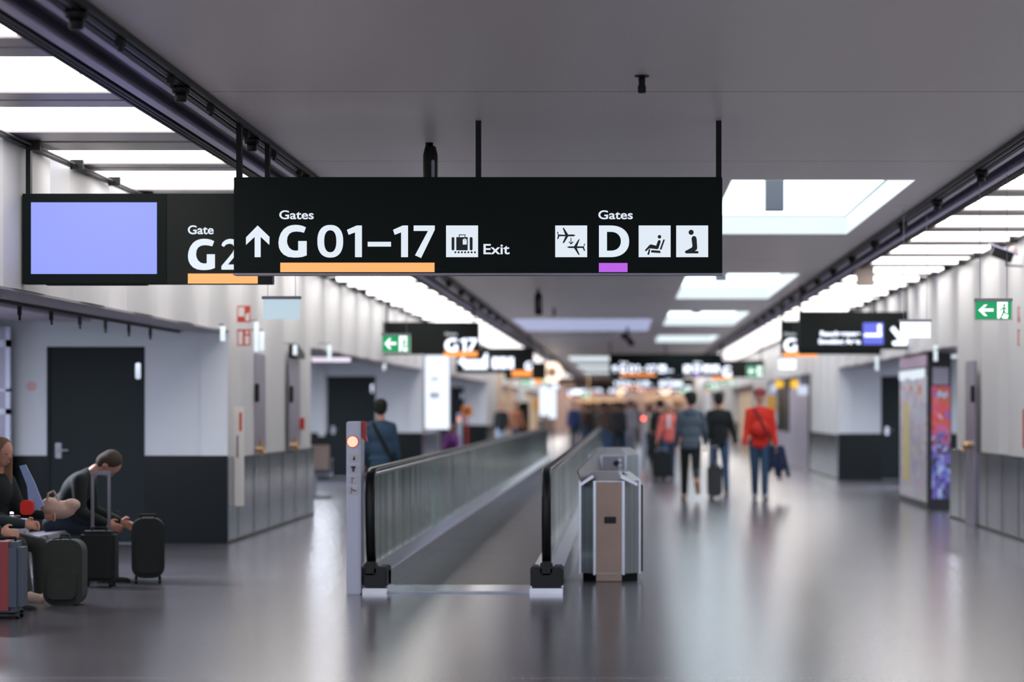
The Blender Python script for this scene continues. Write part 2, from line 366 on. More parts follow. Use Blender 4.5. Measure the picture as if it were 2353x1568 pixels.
TC = tag(cl.build('track_connector', M_TRACK), 'small black connector clip on the left ceiling track', 'connector', 'connector clips on the left ceiling track')
for k in range(1, 12): dup(TC, (cx, 12.585+k*1.38+(.05 if k % 2 else 0), HC-.1))

# lit side bays: translucent panels between grey metal baffles
lit = [(.5, 1.95), (2.65, 4.15), (4.85, 6.3), (7.0, 8.5), (9.2, 10.6), (11.25, 12.73), (13.44, 14.96), (15.67, 17.1), (18.3, 19.3), (19.9, 21.6)]
y = 22.3
while y < YEND-3: lit.append((y, y+1.52)); y += 2.23
def bay(x0, x1, nm):
    lab = 'long white lit ceiling panel in the %s bay' % nm; first = True; sizes = {}
    for i, (a, b) in enumerate(lit):
        L_ = round(b-a, 2)
        if L_ in sizes: t = dup(sizes[L_], ((x0+x1)/2, (a+b)/2, HC)); continue
        t = thing('ceiling_light', lab, 'light', ((x0+x1)/2, (a+b)/2, HC), 'lit ceiling panels of the %s bay' % nm); sizes[L_] = t; ym = (a+b)/2
        MB().box(x0+.01, x1-.01, a, ym-.012, HC+.012, HC+.04).build('diffuser', M_DIFF, t)
        MB().box(x0+.01, x1-.01, ym+.012, b, HC+.012, HC+.04).build('diffuser', M_DIFF, t)
        MB().box(x0+.01, x1-.01, ym-.012, ym+.012, HC+.006, HC+.03).build('divider', M_STRIP, t)
    first = {}
    for i, ((a, b), (c, d)) in enumerate(zip(lit[:-1], lit[1:])):
        L_ = round(c-b, 2)
        if L_ in first: dup(first[L_], ((x0+x1)/2, (b+c)/2, HC-.02)); continue
        t = thing('ceiling_baffle', 'grey metal baffle between lit ceiling panels of the %s bay' % nm, 'baffle', ((x0+x1)/2, (b+c)/2, HC-.02), 'grey metal baffles of the %s bay' % nm); first[L_] = t
        m = MB(); w = c-b; m.box(x0+.01, x1-.01, b, c, HC+.02, HC+.1); m.box(x0+.01, x1-.01, b, b+w*.45, HC-.004, HC+.02, .006); m.box(x0+.01, x1-.01, b+w*.55, c, HC-.004, HC+.02, .006)
        m.build('slat', M_BAFFLE, t)
    struct(MB().box(x0-.0, x1+.0, -3, YEND, HC+.12, HC+.2).build('ceiling_bay_'+nm, M_SOFFIT, origin=(x0, 0, 0)), 'bay ceiling above the lit panels, %s side' % nm)
bay(XL+.0, BL0, 'left'); bay(BR1, XR, 'right')

# recesses behind the corridor line: back wall facing the camera, dark dado, dark door
def recess(side, X0, ya, yb, xo, door, n, extra=None, ceil=2.52):
    """side -1 left / 1 right; from ya to back wall yb; xo outer x; door (x0,x1,ztop)"""
    a, b = (xo, X0) if side < 0 else (X0, xo)
    nm = 'left' if side < 0 else 'right'
    m = MB()
    d0, d1, zt = door
    m.box(a, d0, yb, yb+.2, .98, SZ+.3); m.box(d1, b, yb, yb+.2, .98, SZ+.3); m.box(d0, d1, yb, yb+.2, zt, SZ+.3)
    m.box(xo-.1, xo+.1, ya, yb, 0, SZ+.3)
    struct(m.build('wall_%s_recess' % nm, M_RECESS, origin=(X0, yb, 0)), 'pale back wall of the %s recess' % nm)
    m = MB(); m.box(a, d0, yb-.015, yb+.2, 0, .98); m.box(d1, b, yb-.015, yb+.2, 0, .98)
    struct(m.build('baseboard_%s' % nm, M_BLACKDADO, origin=(X0, yb, 0)), 'glossy black lower wall of the %s recess' % nm)
    m = MB(); m.box(a, b, ya, yb, ceil+.03, ceil+.1)
    yy = ya+.1
    while yy < yb-.1: m.box(a, b, yy, yy+.14, ceil-.0, ceil+.03); yy += .22
    struct(m.build('ceiling_recess_'+nm, M_SOFFIT, origin=(X0, yb, 0)), 'slatted grey ceiling of the %s recess' % nm)
    t = bpy.data.objects.new('door_%d' % n, None); COL.objects.link(t); t.location = ((d0+d1)/2, yb, 0); ORG[t.name] = Vector(t.location); struct(t, 'dark door in the %s recess' % nm)
    MB().box(d0+.03, d1-.03, yb+.02, yb+.07, 0.01, zt-.03).build('door_panel', M_DOOR, t)
    f = MB(); f.box(d0, d0+.03, yb-.01, yb+.1, 0, zt); f.box(d1-.03, d1, yb-.01, yb+.1, 0, zt); f.box(d0, d1, yb-.01, yb+.1, zt-.03, zt); f.build('door_frame', M_DOOR, t)
    MB().box(d1-.10, d1-.04, yb-.03, yb+.02, zt-.36, zt-.18, .01).build('hinge', M_CHROME, t)
    h = MB(); h.box(d0+.09, d0+.16, yb-.0, yb+.02, .95, 1.12, .005); h.cone((d0+.12, yb, 1.04), (d0+.12, yb-.06, 1.04), .012); h.cone((d0+.12, yb-.06, 1.04), (d0+.25, yb-.06, 1.04), .011); h.build('door_handle', M_CHROME, t)
    la = bpy.data.lights.new('recess_fill_light', 'AREA'); la.shape = 'RECTANGLE'; la.size = abs(b-a)*.5; la.size_y = .15; la.energy = 260; la.color = (.82, .88, 1)  # fill lamp added to brighten each recess; only the near left shows a strip
    cxx = (a+b)/2; yl = max(yb-5, ya+1)
    p = thing('recess_fill_lamp', {1: 'slim white linear lamp in the near left recess ceiling', 2: 'added slim white fill lamp in the second left recess', 3: 'added slim white fill lamp in the third left recess', 4: 'added slim white fill lamp in the right recess beyond the vending machine', 5: 'added slim white fill lamp in the farther right recess'}[n], 'light', (cxx, yl, ceil-.05))
    MB().box(cxx-abs(b-a)*.25, cxx+abs(b-a)*.25, yl-.05, yl+.05, ceil-.05, ceil-.0).build('diffuser', M_LAMP, p)
    lo = bpy.data.objects.new('fill_light', la); COL.objects.link(lo); lo.parent = p; lo.location = (0, 0, -.03)
S = 207.
recess(-1, XL-.3, 8, 26.9, -8.6, (X(105, S), X(330, S), Z(797, S)), 1)
for (x, yb) in ((XL-.3, 26.9), (XL-.3, 52.9), (XL-.3, 78), (XR, 51), (XR, 76)):
    sd = 'left' if x < 0 else 'right'
    struct(MB().box(x, x+.3, yb-.04, yb-.002, .98, SZ-.022).build('wall_%s_return' % sd, M_RECESS)); struct(MB().box(x, x+.3, yb-.04, yb-.002, 0, .98).build('baseboard_%s_return' % sd, M_BLACKDADO))
recess(-1, XL-.3, 34.3, 52.9, -8.6, (X(752, 105.), X(863, 105.), Z(865, 105.)), 2)
struct(MB().box(X(733, 105.), X(748, 105.), Y(105.)-.1, Y(105.)-.02, .9, 2.4, .01).build('trim_13', M_WALL), 'white upright trim beside the dark door of the second left recess')
recess(-1, XL-.3, 58, 78, -8.6, (-6.0, -5.15, 2.2), 3)
recess(1, XR+.3, 33.4, 51, 8.6, (X(2025, 109.), X(2025, 109.)+.95, Z(865, 109.)), 4)
recess(1, XR+.3, 58.8, 76, 8.6, (6.4, 7.3, 2.2), 5)
for (x, ya, yb) in ((XL-.3, 84, 101), (XL-.3, 108, 128), (XR+.3, 84, 101), (XR+.3, 108, 128)):
    struct(MB().box(min(x, x+.2), max(x, x+.2), ya, yb, 0, SZ+.1).build('wall_'+('left' if x < 0 else 'right')+'_shop', M_TAN))
    for k in range(3):
        yy = ya+2.5+k*5
        if yy+3 > yb: break
        sgn = 1 if x < 0 else -1
        xx = x+.2 if x < 0 else x
        m = MB(); m.box(xx-.02, xx+.02, yy, yy+3.4, .3, 2.1); w = m.build('shop_window', glow('warm_shop_window', (226, 196, 164), .38))
        tag(w, 'warmly lit distant shop window on the %s side of the hall' % ('left' if x < 0 else 'right'), 'window', 'lit shop windows far down the %s side' % ('left' if x < 0 else 'right'))
# pale glazing partition at the very left of the near recess
m = MB(); x1 = X(38, S)
for (z0, z1) in ((1.5+.19, 1.72), (2.18, 2.26), (1.44, 1.5), (.0, .1)): m.box(-8.5, x1, 26.55, 26.62, z0, z1)
m.box(x1-.05, x1, 26.55, 26.62, 0, 2.4)
t = thing('glazed_partition', 'grey glazed partition at the far left of the near recess', 'partition', (-7.6, 26.58, 0)); m.build('frame', M_PILLAR, t)
MB().box(-8.5, x1-.05, 26.57, 26.6, 0, 2.4).build('pane', M_PURGREY, t)
# small round door sign
tag(MB().cone((X(70, S), 26.9, Z(888, S)), (X(70, S), 26.885, Z(888, S)), .055, seg=24).build('prohibition_sticker', mat('faded_red', (214, 168, 170), .5)), 'small faded red round sticker on pale wall left of the near dark door', 'sticker')
# hooks under the soffit
h = MB(); h.box(-4.99, -4.96, 19.9, 19.93, 2.27, 2.37); h.cone((-4.975, 19.915, 2.27), (-4.975, 19.915, 2.23), .012)
HK = tag(h.build('soffit_hook', M_TRACK), 'small black hook under the grey soffit above the seated travellers', 'hook', 'black hooks under the left soffit')
for k in range(1, 6): dup(HK, (-4.975, 19.915+k*1.1, 2.23))
struct(MB().box(-4.97, -4.93, 8, 34, 2.345, 2.40).build('trim_11', M_TRACK, origin=(-4.95, 8, 2.3)))
tag(MB().box(-6.75, -5.9, 18, 26.8, 2.47, 2.5).build('ceiling_panel', mat('pale_ceiling_panel', (186, 176, 188), .5)), 'pale flat panel in the slatted ceiling above the near dark door', 'panel')

# end of the hall
struct(MB().box(-14, 14, YEND+10, YEND+10.3, 0, 5).build('wall_end', M_TAN))
struct(MB().box(-14, 14, YEND, YEND+.3, 3.0, 3.6).build('trim_12', M_TAN))
for i, (x, z, c, r) in enumerate([(-2.0, 1.62, 'warm', .16), (-3.2, 1.85, 'dim', .14), (1.45, 1.85, 'dim', .14), (-.2, 2.5, 'warm', .2), (3.4, 2.6, 'warm', .2)]):
    tag(MB().ell((x, 138+i*2.5, z), (r, r, r)).cone((x, 138+i*2.5, z+r*.8), (x, 138+i*2.5, HC+(0 if BL1 < x < BR0 else .01)), .015, seg=6).build('globe_lamp', glow('globe_'+c, (236, 196, 150) if c == 'warm' else (170, 140, 122), 1.6 if c == 'warm' else .9), smooth=True),
        ['small warm globe lamp above the distant crowd', 'dim globe lamp left of the warm one, above the crowd', 'dim globe lamp right of the crowd, above the red signal', 'warm globe lamp high behind the far gates signs', 'warm globe lamp at far right end of the hall', 'warm globe lamp at far left end of the hall'][i], 'light')
for i, (x, w, z1) in enumerate([(-6.4, 3.2, 2.5), (-1.5, 3.0, 2.2), (2.6, 2.6, 2.3), (6.6, 3.0, 2.6)]):
    t = thing('shop_kiosk', ['tan kiosk at the left end of the far hall', 'tan kiosk behind the distant crowd, left of middle', 'tan kiosk behind the distant crowd, right of middle', 'tan kiosk at the right end of the far hall'][i], 'kiosk', (x, 158, 0))
    MB().box(x-w/2, x+w/2, 157, 160, 0, 1.3).build('counter', M_BLACKDADO, t); MB().box(x-w/2, x+w/2, 157.5, 160, 1.3, z1).build('back_wall', M_TAN, t)
    MB().box(x-w/2, x+w/2, 157.0, 157.5, z1-.25, z1).build('fascia', glow('kiosk_fascia', (214, 170, 130), .8), t)
for i, (px, s) in enumerate([(1140, 66.), (1165, 60.)]):
    x = X(px, s)
    tag(MB().box(x-.2, x+.2, Y(s)-.2, Y(s)+.2, 0, HC).build('column', M_TANCOL), ['tan square column on the left beyond the third recess', 'farther tan square column on the left'][i], 'column', kind='structure')
# area fill from the lit bays helps the far hall
# ---------------------------------------------------------------- signs
def u(px, py): return (px-537)/339., (628-py)/339.      # main sign face: metres from its lower left corner
def U(pts, ox, oy, k): return [u(ox+a/k, oy+b/k) for a, b in pts]
def C4(pts): return U(pts, 520, 380, 3.92)
def C5(pts): return U(pts, 1120, 380, 3.92)
def sh(poly, x, z): return [(a+x, b+z) for a, b in poly]
GG = C4([(718,560),(690,547),(655,539),(620,537),(585,541),(550,553),(518,576),(492,612),(476,655),(470,700),(476,745),(492,778),(518,806),(558,826),(610,832),(650,831),(690,825),(725,812),(725,683),(648,683),(648,768),(620,770),(590,762),(565,740),(550,708),(547,680),(552,645),(568,618),(595,602),(630,597),(665,600),(700,608)])
ARR = C4([(283,543),(390,645),(388,718),(310,645),(310,828),(256,828),(256,645),(178,718),(178,650)])
N0 = [C4(circ(937, 685, 116, 147, 44, 2.35)), C4(circ(937, 685, 55, 99, 36, 2.35))]
N1 = C4([(1175,543),(1222,543),(1222,828),(1160,828),(1160,605),(1102,627),(1087,582)])
DASH = C4([(1274,690),(1484,690),(1484,733),(1274,733)])
N1b = C4([(1590,543),(1637,543),(1637,828),(1575,828),(1575,605),(1517,627),(1502,582)])
N7 = C4([(1688,543),(1878,543),(1878,582),(1755,836),(1700,812),(1817,592),(1688,592)])
def half(cx, cy, rx, ry, n=20, e=2.2):
    return [(cx+rx*abs(math.cos(t))**(2/e), cy+ry*math.copysign(abs(math.sin(t))**(2/e), math.sin(t))) for t in [(-.5+k/n)*math.pi for k in range(n+1)]]
DD = [C5([(1005, 543)]+half(1110, 685.5, 167, 142.5)+[(1005, 828)]), C5([(1077, 600)]+half(1110, 685, 92, 85)+[(1077, 770)])]
def sq(x0): return C5([(x0, 543), (x0+287.5, 543), (x0+287.5, 828), (x0, 828)])
LUG = C4([(1980, 543), (2268, 543), (2268, 828), (1980, 828)])
def rr(x0, x1, y0, y1, r, n=5):
    out = []
    for cx, cy, t0 in ((x1-r, y1-r, 0), (x0+r, y1-r, 90), (x0+r, y0+r, 180), (x1-r, y0+r, 270)):
        for k in range(n+1): t = math.radians(t0+90*k/n); out.append((cx+r*math.cos(t), cy+r*math.sin(t)))
    return out
PIC_LUG = [C4(rr(2030, 2055, 648, 767, 11)), C4([(2072, 648), (2175, 648), (2175, 767), (2072, 767)]), C4([(2130, 670), (2148, 659), (2166, 670), (2166, 715), (2130, 715)]), C4(rr(2193, 2219, 648, 767, 11)),
           C4([(2095, 624), (2155, 624), (2155, 647), (2148, 647), (2148, 631), (2102, 631), (2102, 647), (2095, 647)]), C4(circ(2148, 674, 4, n=10))]+[C4(circ(2064+29.3*k, 785, 9, n=12)) for k in range(7)]
PL1 = C5([(640,624),(700,627),(677,563),(690,566),(728,625),(775,624),(795,632),(775,641),(728,641),(690,702),(677,700),(703,640),(648,640),(640,664),(628,666),(636,632),(627,600),(638,603)])
PL2 = C5([(868,731),(808,731),(832,666),(820,670),(780,731),(735,731),(715,738),(735,746),(780,747),(820,807),(832,809),(806,747),(858,746),(870,772),(881,770),(870,738),(881,706),(870,709)])
PAR = [C5([(750,654),(757,654),(757,700),(772,686),(777,692),(754,715),(731,692),(736,686),(750,700)])]
def S5(a, b, w): return C5(stroke(a, b, w))
SEATP = [C5(circ(1550, 645, 16)), C5([(1547,672),(1559,680),(1560,694),(1540,752),(1530,757),(1466,750),(1456,752),(1428,776),(1420,772),(1420,764),(1460,718),(1472,713),(1520,725),(1535,683)]),
         C5([(1454,757),(1468,757),(1457,806),(1444,808),(1441,802)]), C5([(1585,668),(1599,672),(1567,762),(1552,758)]), C5([(1480,765),(1556,771),(1560,792),(1474,786),(1474,772)])]
PRAYP = [C5(circ(1835, 605, 23)), C5([(1838,660),(1845,644),(1860,637),(1876,643),(1884,660),(1890,745),(1886,760),(1874,768),(1870,773),(1895,774),(1903,784),(1897,795),(1790,795),(1778,784),(1781,774),(1800,764),(1842,741),(1846,725)])]
def TOP(x): return HC if BL1 < x < BR0 else (HC+.03 if BL0 < x < BR1 else HC+.01)
def mesh_at(polys_list, x, y, z, sx=1.0, th=.003):
    ms = []
    for polys in polys_list:
        ms.append(flat_mesh([[(x+a*sx, z+b*sx) for a, b in p] for p in polys], y, th))
    return join(ms)
def post(mbx, x, y, z0, w=.036): mbx.box(x-w/2, x+w/2, y-.03, y+.03, z0, HC)
def main_sign(s, x0px, ytop, ybot, label, lit_m, org_m, pur_m, posts):
    y = Y(s); x = X(x0px, s); z = Z(ybot, s); yf = y-.003
    t = thing('gate_direction_sign', label, 'sign', (x+1.656, y, z))
    MB().box(x, x+3.312, y, y+.14, z, z+.652, .004).build('sign_box', M_SIGN, t)
    MB().box(x-.004, x+3.316, y-.002, y+.144, z-.012, z, .0).build('bottom_edge', M_GREY, t)
    for p in posts:
        m = MB(); m.box(x+p-.018, x+p+.018, y+.04, y+.10, z+.652, TOP(x+p)); m.build('hanger_post', M_POST, t)
    link('arrow', mesh_at([[ARR]], x, yf, z), lit_m, t)
    link('gate_number', mesh_at([[GG], N0, [N1], [DASH], [N1b], [N7]], x, yf, z), lit_m, t)
    link('gate_letter', mesh_at([DD], x, yf, z), lit_m, t)
    def tx(txt, a, b, base, cap, bold): return text_mesh(txt, x+u(a, 0)[0], x+u(b, 0)[0], z+u(0, base)[1], cap/339., yf, bold)
    link('lettering', join([tx('Gates', 642, 721, 503.5, 20.5, .016)]), lit_m, t)
    link('lettering', join([tx('Gates', 1375, 1454, 503.5, 20.5, .016)]), lit_m, t)
    link('lettering', join([tx('Exit', 1111, 1171, 584, 24, .016)]), lit_m, t)
    for face, pic in ((LUG, PIC_LUG), (sq(611), [PL1, PL2]+PAR), (sq(1362.5), SEATP), (sq(1700.5), PRAYP)):
        f = link('pictogram', mesh_at([[face]], x, yf, z), lit_m, t)
        if pic is PIC_LUG: groups = [[pic[0]], [pic[1], pic[2]], [pic[3]], [pic[4]], [pic[5]]]+[[q] for q in pic[6:]]
        else: groups = [[q] for q in pic]
        g = mesh_at(groups, x, yf-.003, z); g.transform(Matrix.Translation(-ORG[t.name])); g.materials.clear(); g.materials.append(M_INK)
        o = bpy.data.objects.new('pictogram_symbol', g); COL.objects.link(o); o.parent = f
    link('colour_bar', mesh_at([[C4([(487, 878), (1876, 878), (1876, 963), (487, 963)])]], x, yf, z), org_m, t)
    link('colour_bar', mesh_at([[C5([(1004, 881), (1262, 881), (1262, 963), (1004, 963)])]], x, yf, z), pur_m, t)
    return t
main_sign(339., 537, 408, 628, 'large black hanging sign reading Gates G 01-17, Exit and Gates D', M_LET, M_ORG, M_PUR, (.028, 1.655, 3.29))
far1 = main_sign(78.5, 1400, 812, 865, 'far black hanging sign of blurred white symbols, tallest of those behind the walkers', M_LET2, M_ORG2, M_PUR, (.028, 1.655, 3.29))
dup(far1, (X(1407, 50.)+1.656, Y(50.), 2.44), 'distant black hanging sign just below the far gates sign')
dup(far1, (X(1322, 36.)+1.656, Y(36.), 2.44), 'distant black hanging sign left of and lower than the others')
dup(far1, (X(1452, 41.5)+1.656, Y(41.5), 2.44), 'most distant black hanging sign, above the red signal light')

def gate_sign(s, x0, x1, zt, zb, label, posts=(.03, -.03), texts=(), bars=(), m=M_SIGN, lit_m=M_LET, name='gate_sign'):
    y = Y(s); a, b = X(x0, s), X(x1, s); t = thing(name, label, 'sign', ((a+b)/2, y, Z(zb, s)))
    MB().box(a, b, y, y+.12, Z(zb, s), Z(zt, s), .004).build('sign_box', m, t)
    for p in posts:
        xx = a+p if p >= 0 else b+p
        q = MB(); q.box(xx-.017, xx+.017, y+.03, y+.09, Z(zt, s), TOP(xx)); q.build('hanger_post', M_POST, t)
    for (txt, p0, p1, base, cap, bold) in texts: link('lettering', text_mesh(txt, X(p0, s), X(p1, s), Z(base, s), cap/s, y-.003, bold), M_LET if txt == 'Gate' else lit_m, t)
    for (p0, p1, q0, q1, mm) in bars: link('colour_bar', flat_mesh([bar(X(p0, s), X(p1, s), Z(q1, s), Z(q0, s))], y-.004), mm, t)
    return t
def big_G(s, gx0, gx1, top, bot, t, m, y, nm='gate_letter'):
    xs = [p[0] for p in GG]; zs = [p[1] for p in GG]; kx = (X(gx1, s)-X(gx0, s))/(max(xs)-min(xs)); kz = (Z(top, s)-Z(bot, s))/(max(zs)-min(zs))
    link(nm, flat_mesh([[(X(gx0, s)+(a-min(xs))*kx, Z(bot, s)+(b-min(zs))*kz) for a, b in GG]], y-.003), m, t)
def big_poly(P, s, gx0, gx1, top, bot, t, m, y, nm='gate_number'):
    xs = [p[0] for p in P[0]]; zs = [p[1] for p in P[0]]; kx = (X(gx1, s)-X(gx0, s))/(max(xs)-min(xs)); kz = (Z(top, s)-Z(bot, s))/(max(zs)-min(zs))
    link(nm, flat_mesh([[(X(gx0, s)+(a-min(xs))*kx, Z(bot, s)+(b-min(zs))*kz) for a, b in q] for q in P], y-.003), m, t)
# gate sign with monitor at left
s = 316.; y = Y(s)
t = gate_sign(s, 51, 625, 445, 653, 'black hanging sign with lavender blue screen, reading Gate G 2', (.035, -.04), [('Gate', 432, 491, 538, 20.5, .016)], [(432, 592.5, 629, 652, M_ORG)], M_SIGN2)
big_G(s, 432, 494, 549, 621, t, M_LET, y)
N2 = [[(0,.80),(.04,.90),(.14,.98),(.28,1.02),(.42,1.0),(.54,.92),(.60,.80),(.60,.68),(.54,.54),(.40,.38),(.22,.17),(.62,.17),(.62,0),(0,0),(0,.12),(.26,.42),(.38,.57),(.43,.68),(.43,.76),(.38,.83),(.28,.86),(.16,.83),(.08,.75)]]
big_poly(N2, s, 509, 551, 549, 620, t, M_LET, y)
sc_ = MB().box(X(52, s), X(383, s), y-.006, y+.0, Z(652, s), Z(446, s), .002).build('monitor_bezel', M_SIGN, t)
g = flat_mesh([bar(X(72, s), X(361, s), Z(630, s), Z(465.5, s))], y-.009); g.transform(Matrix.Translation(-ORG[t.name])); g.materials.append(M_SCREEN)
o = bpy.data.objects.new('screen', g); COL.objects.link(o); o.parent = sc_
MB().box(X(105, s), X(335, s), y+.01, y+.1, Z(655.5, s), Z(653, s)).build('lower_tray', M_POST, t)
# left G 17
s = 125.; y = Y(s)
t = gate_sign(s, 877, 1101, 740, 815, 'blurred black hanging sign reading G 17 on the left side', (.1, -.1), [('Gate', 1022, 1050, 771, 7, .012)], [(1021, 1097, 808, 820, M_ORG2)], M_SIGN2, M_LET2)
big_G(s, 1022, 1052, 778, 808, t, M_LET2, y); big_poly([N1], s, 1057, 1071, 778, 808, t, M_LET2, y); big_poly([N7], s, 1074, 1096, 778, 808, t, M_LET2, y)
# next left sign
s = 88.; y = Y(s)
t = gate_sign(s, 1046, 1226, 800, 858, 'blurred black hanging sign with white symbols beyond the G 17 sign', (.1, -.1), [], [(1176, 1222, 852, 865, M_ORG2)], M_SIGN2, M_LET2)
for (a, b) in ((1131, 1147), (1149, 1164), (1168, 1180)): link('pictogram', flat_mesh([bar(X(a, s), X(b, s), Z(847, s), Z(822, s))], y-.003), M_LET2, t)
big_G(s, 1206, 1222, 832, 850, t, M_LET2, y)
link('arrow', flat_mesh([[(X(a, s), Z(b, s)) for a, b in [(1052, 832), (1066, 820), (1066, 828), (1108, 828), (1116, 812), (1120, 812), (1120, 848), (1066, 848), (1066, 842)]]], y-.003), M_LET2, t)
s = 70.; y = Y(s)
gate_sign(s, 1160, 1255, 834, 872, 'small blurred black hanging sign left of the glowing peach roundel', (.1, -.1), [], [(1228, 1245, 872, 882, M_ORG2)], M_SIGN2, M_LET2)
# glowing ring signs
def roundel(px, py, s, r, label):
    y = Y(s); t = thing('round_light_sign', label, 'sign', (X(px, s), y, Z(py, s)-r))
    n = 40; c = circ(X(px, s), Z(py, s), r, n=n); i = circ(X(px, s), Z(py, s), r*.5, n=n)
    link('glowing_ring', flat_mesh([c, i], y, .06), glow('peach_ring', (255, 226, 200), 1.6), t)
    link('centre_disc', flat_mesh([circ(X(px, s), Z(py, s), r*.5, n=n)], y+.01, .03), mat('beige_disc', (205, 180, 160), .5), t)
    q = MB(); q.cone((X(px, s), y+.04, Z(py, s)+r*.9), (X(px, s), y+.04, HC), .015); q.build('hanger_rod', M_POST, t)
roundel(1268, 856, 66., .36, 'large glowing peach roundel hanging left of the light wells')
roundel(1529, 893, 46., .30, 'small glowing peach roundel behind the man in the dark cap')
# right group
s = 130.; y = Y(s)
t = gate_sign(s, 1795, 2025, 738, 815, 'blurred black sign with G and orange bar, partly behind the smoking area sign', (.03, -.1), [('Gate', 1801, 1829, 771, 7, .012)], [(1801, 1878, 808, 820, M_ORG2)], M_SIGN2, M_LET2)
big_G(s, 1801, 1831, 778, 808, t, M_LET2, y)
s = 145.; y = Y(s)
t = gate_sign(s, 1836, 2090, 717, 803, 'blurred charcoal hanging sign reading Raucherzone Smoking Area with blue pictogram', (.03, -.05), [('Raucherzone', 1885, 1977, 772, 11, .03), ('Smoking Area', 1881, 1977, 790, 11, .03)], [(1983, 2030, 742, 792, M_BLUE)], M_SIGN2, M_LET2)
link('pictogram', join([flat_mesh([bar(X(1986, s), X(2026, s), Z(774, s), Z(767, s))], y-.007), flat_mesh([bar(X(2017, s), X(2025, s), Z(767, s), Z(746, s))], y-.007)]), M_LET2, t)
link('arrow', flat_mesh([[(X(a, s), Z(b, s)) for a, b in [(2046, 757), (2053, 750), (2074, 774), (2080, 764), (2086, 764), (2084, 794), (2052, 794), (2050, 786), (2066, 782)]]], y-.003), M_LET2, t)
MB().box(X(1836, s), X(2024, s), y+.02, y+.12, Z(814, s), Z(803, s)).build('lower_tray', M_POST, t)
s = 74.; y = Y(s)
t = gate_sign(s, 1655, 1756, 828, 868, 'blurred black hanging sign behind the far green exit sign on the right', (.1, -.1), [], [(1636, 1682, 866, 872, M_ORG2)], M_SIGN2, M_LET2)
big_G(s, 1660, 1680, 842, 866, t, M_LET2, y)
# far small signs
for i, (px0, px1, top, bot, s) in enumerate([(1255, 1285, 880, 900, 50.), (1300, 1345, 892, 912, 40.), (1690, 1730, 876, 892, 52.), (1620, 1660, 880, 900, 44.)]):
    gate_sign(s, px0, px1, top, bot, ['tiny distant lit sign under the large peach roundel', 'tiny distant lit sign left of the row of far signs', 'tiny distant lit sign above the man in red', 'tiny distant lit sign above the man in the black jacket'][i], (.1,), [('G', px0+4, px0+14, bot-4, 10, .05)], [(px0+16, px1-2, top+4, bot-6, M_LET2), (px0+2, px0+14, bot-3, bot, M_ORG2)], M_SIGN2, M_LET2)

# running-man exit signs on wires
RUN = [circ(.60, .80, .075, .10, 14), [(.46, .66), (.58, .70), (.70, .66), (.80, .52), (.77, .49), (.68, .58), (.62, .56), (.67, .38), (.80, .30), (.88, .30), (.88, .24), (.77, .24), (.60, .33), (.55, .26), (.38, .06), (.32, .10), (.47, .34), (.52, .54), (.46, .58), (.38, .48), (.28, .50), (.28, .55), (.36, .55)]]
def exit_sign(px0, px1, py0, py1, s, label, back=False):
    y = Y(s); a, b, z0, z1 = X(px0, s), X(px1, s), Z(py1, s), Z(py0, s); w, h = b-a, z1-z0
    t = thing('emergency_exit_sign', label, 'sign', ((a+b)/2, y, z0))
    MB().box(a-.01, b+.01, y-.02, y+.03, z1, z1+.025, .003).build('housing', M_GREY, t)
    for q in (.12, .88): MB().cone((a+w*q, y, z1+.02), (a+w*q, y, TOP(a+w*q)), .0025, seg=6).build('wire', M_GREY, t)
    if back: MB().box(a, b, y-.004, y+.004, z0, z1, .001).build('lit_panel', M_EXITBACK if s > 260 else M_EXITW, t); return t
    MB().box(a-.012, b+.012, y-.002, y+.004, z0-.012, z1, .001).build('acrylic_panel', M_WHITE, t)
    link('green_field', flat_mesh([bar(a, b, z0, z1)], y-.004, .002), M_GREEN, t)
    x0, zc = a, z0
    ar = [(.07, .5), (.24, .82), (.33, .82), (.22, .60), (.50, .60), (.50, .42), (.22, .42), (.33, .17), (.24, .17)]
    ms = [flat_mesh([[(a+w*p, z0+h*q) for p, q in ar]], y-.006, .002), flat_mesh([[(a+w*p, z0+h*q) for p, q in [(.60, .08), (.62, .02), (.66, .02), (.70, .12), (.78, .02), (.90, .02), (.92, .22), (.90, .30), (.90, .97), (.60, .97)]]], y-.006, .002)]
    wm = link('arrow_and_doorway', join(ms), M_EXITW, t)
    g = join([flat_mesh([[(a+w*(.585+.36*p), z0+h*(.04+.92*q)) for p, q in poly]], y-.008, .002) for poly in RUN]); g.transform(Matrix.Translation(-ORG[t.name])); g.materials.append(M_GREEN)
    o = bpy.data.objects.new('running_figure', g); COL.objects.link(o); o.parent = wm
    return t
exit_sign(2242, 2323.5, 693, 733.5, 280., 'green emergency exit sign hanging on wires at upper right')
exit_sign(605, 689, 688, 734, 280., 'back of a pale lit emergency exit sign hanging on the left', True)
exit_sign(2068, 2138, 740, 777, 235., 'white lit back of an exit sign beside the smoking area arrow', True)
exit_sign(1789, 1829, 824, 850, 140., 'white lit back of a small exit sign under the orange bar at right', True)
exit_sign(879, 942, 771, 809, 200., 'blurred green emergency exit sign in front of the G 17 sign')
exit_sign(1716, 1755, 841, 866, 125., 'small blurred green exit sign above the man in the red sweater')
for i, (a, b, c, d, s) in enumerate([(1197, 1232, 872, 886, 60.), (1240, 1258, 868, 884, 62.), (1336, 1356, 902, 914, 45.), (1560, 1590, 893, 904, 56.), (1625, 1650, 882, 896, 56.), (1655, 1690, 874, 884, 60.)]):
    exit_sign(a, b, c, d, s, ['distant green exit sign left of the large peach roundel', 'distant green exit sign just under the large peach roundel', 'distant green exit sign left of the crowd', 'distant green exit sign beside the small peach roundel', 'distant green exit sign above the black jacket man', 'distant green exit sign under the far right gate sign'][i])
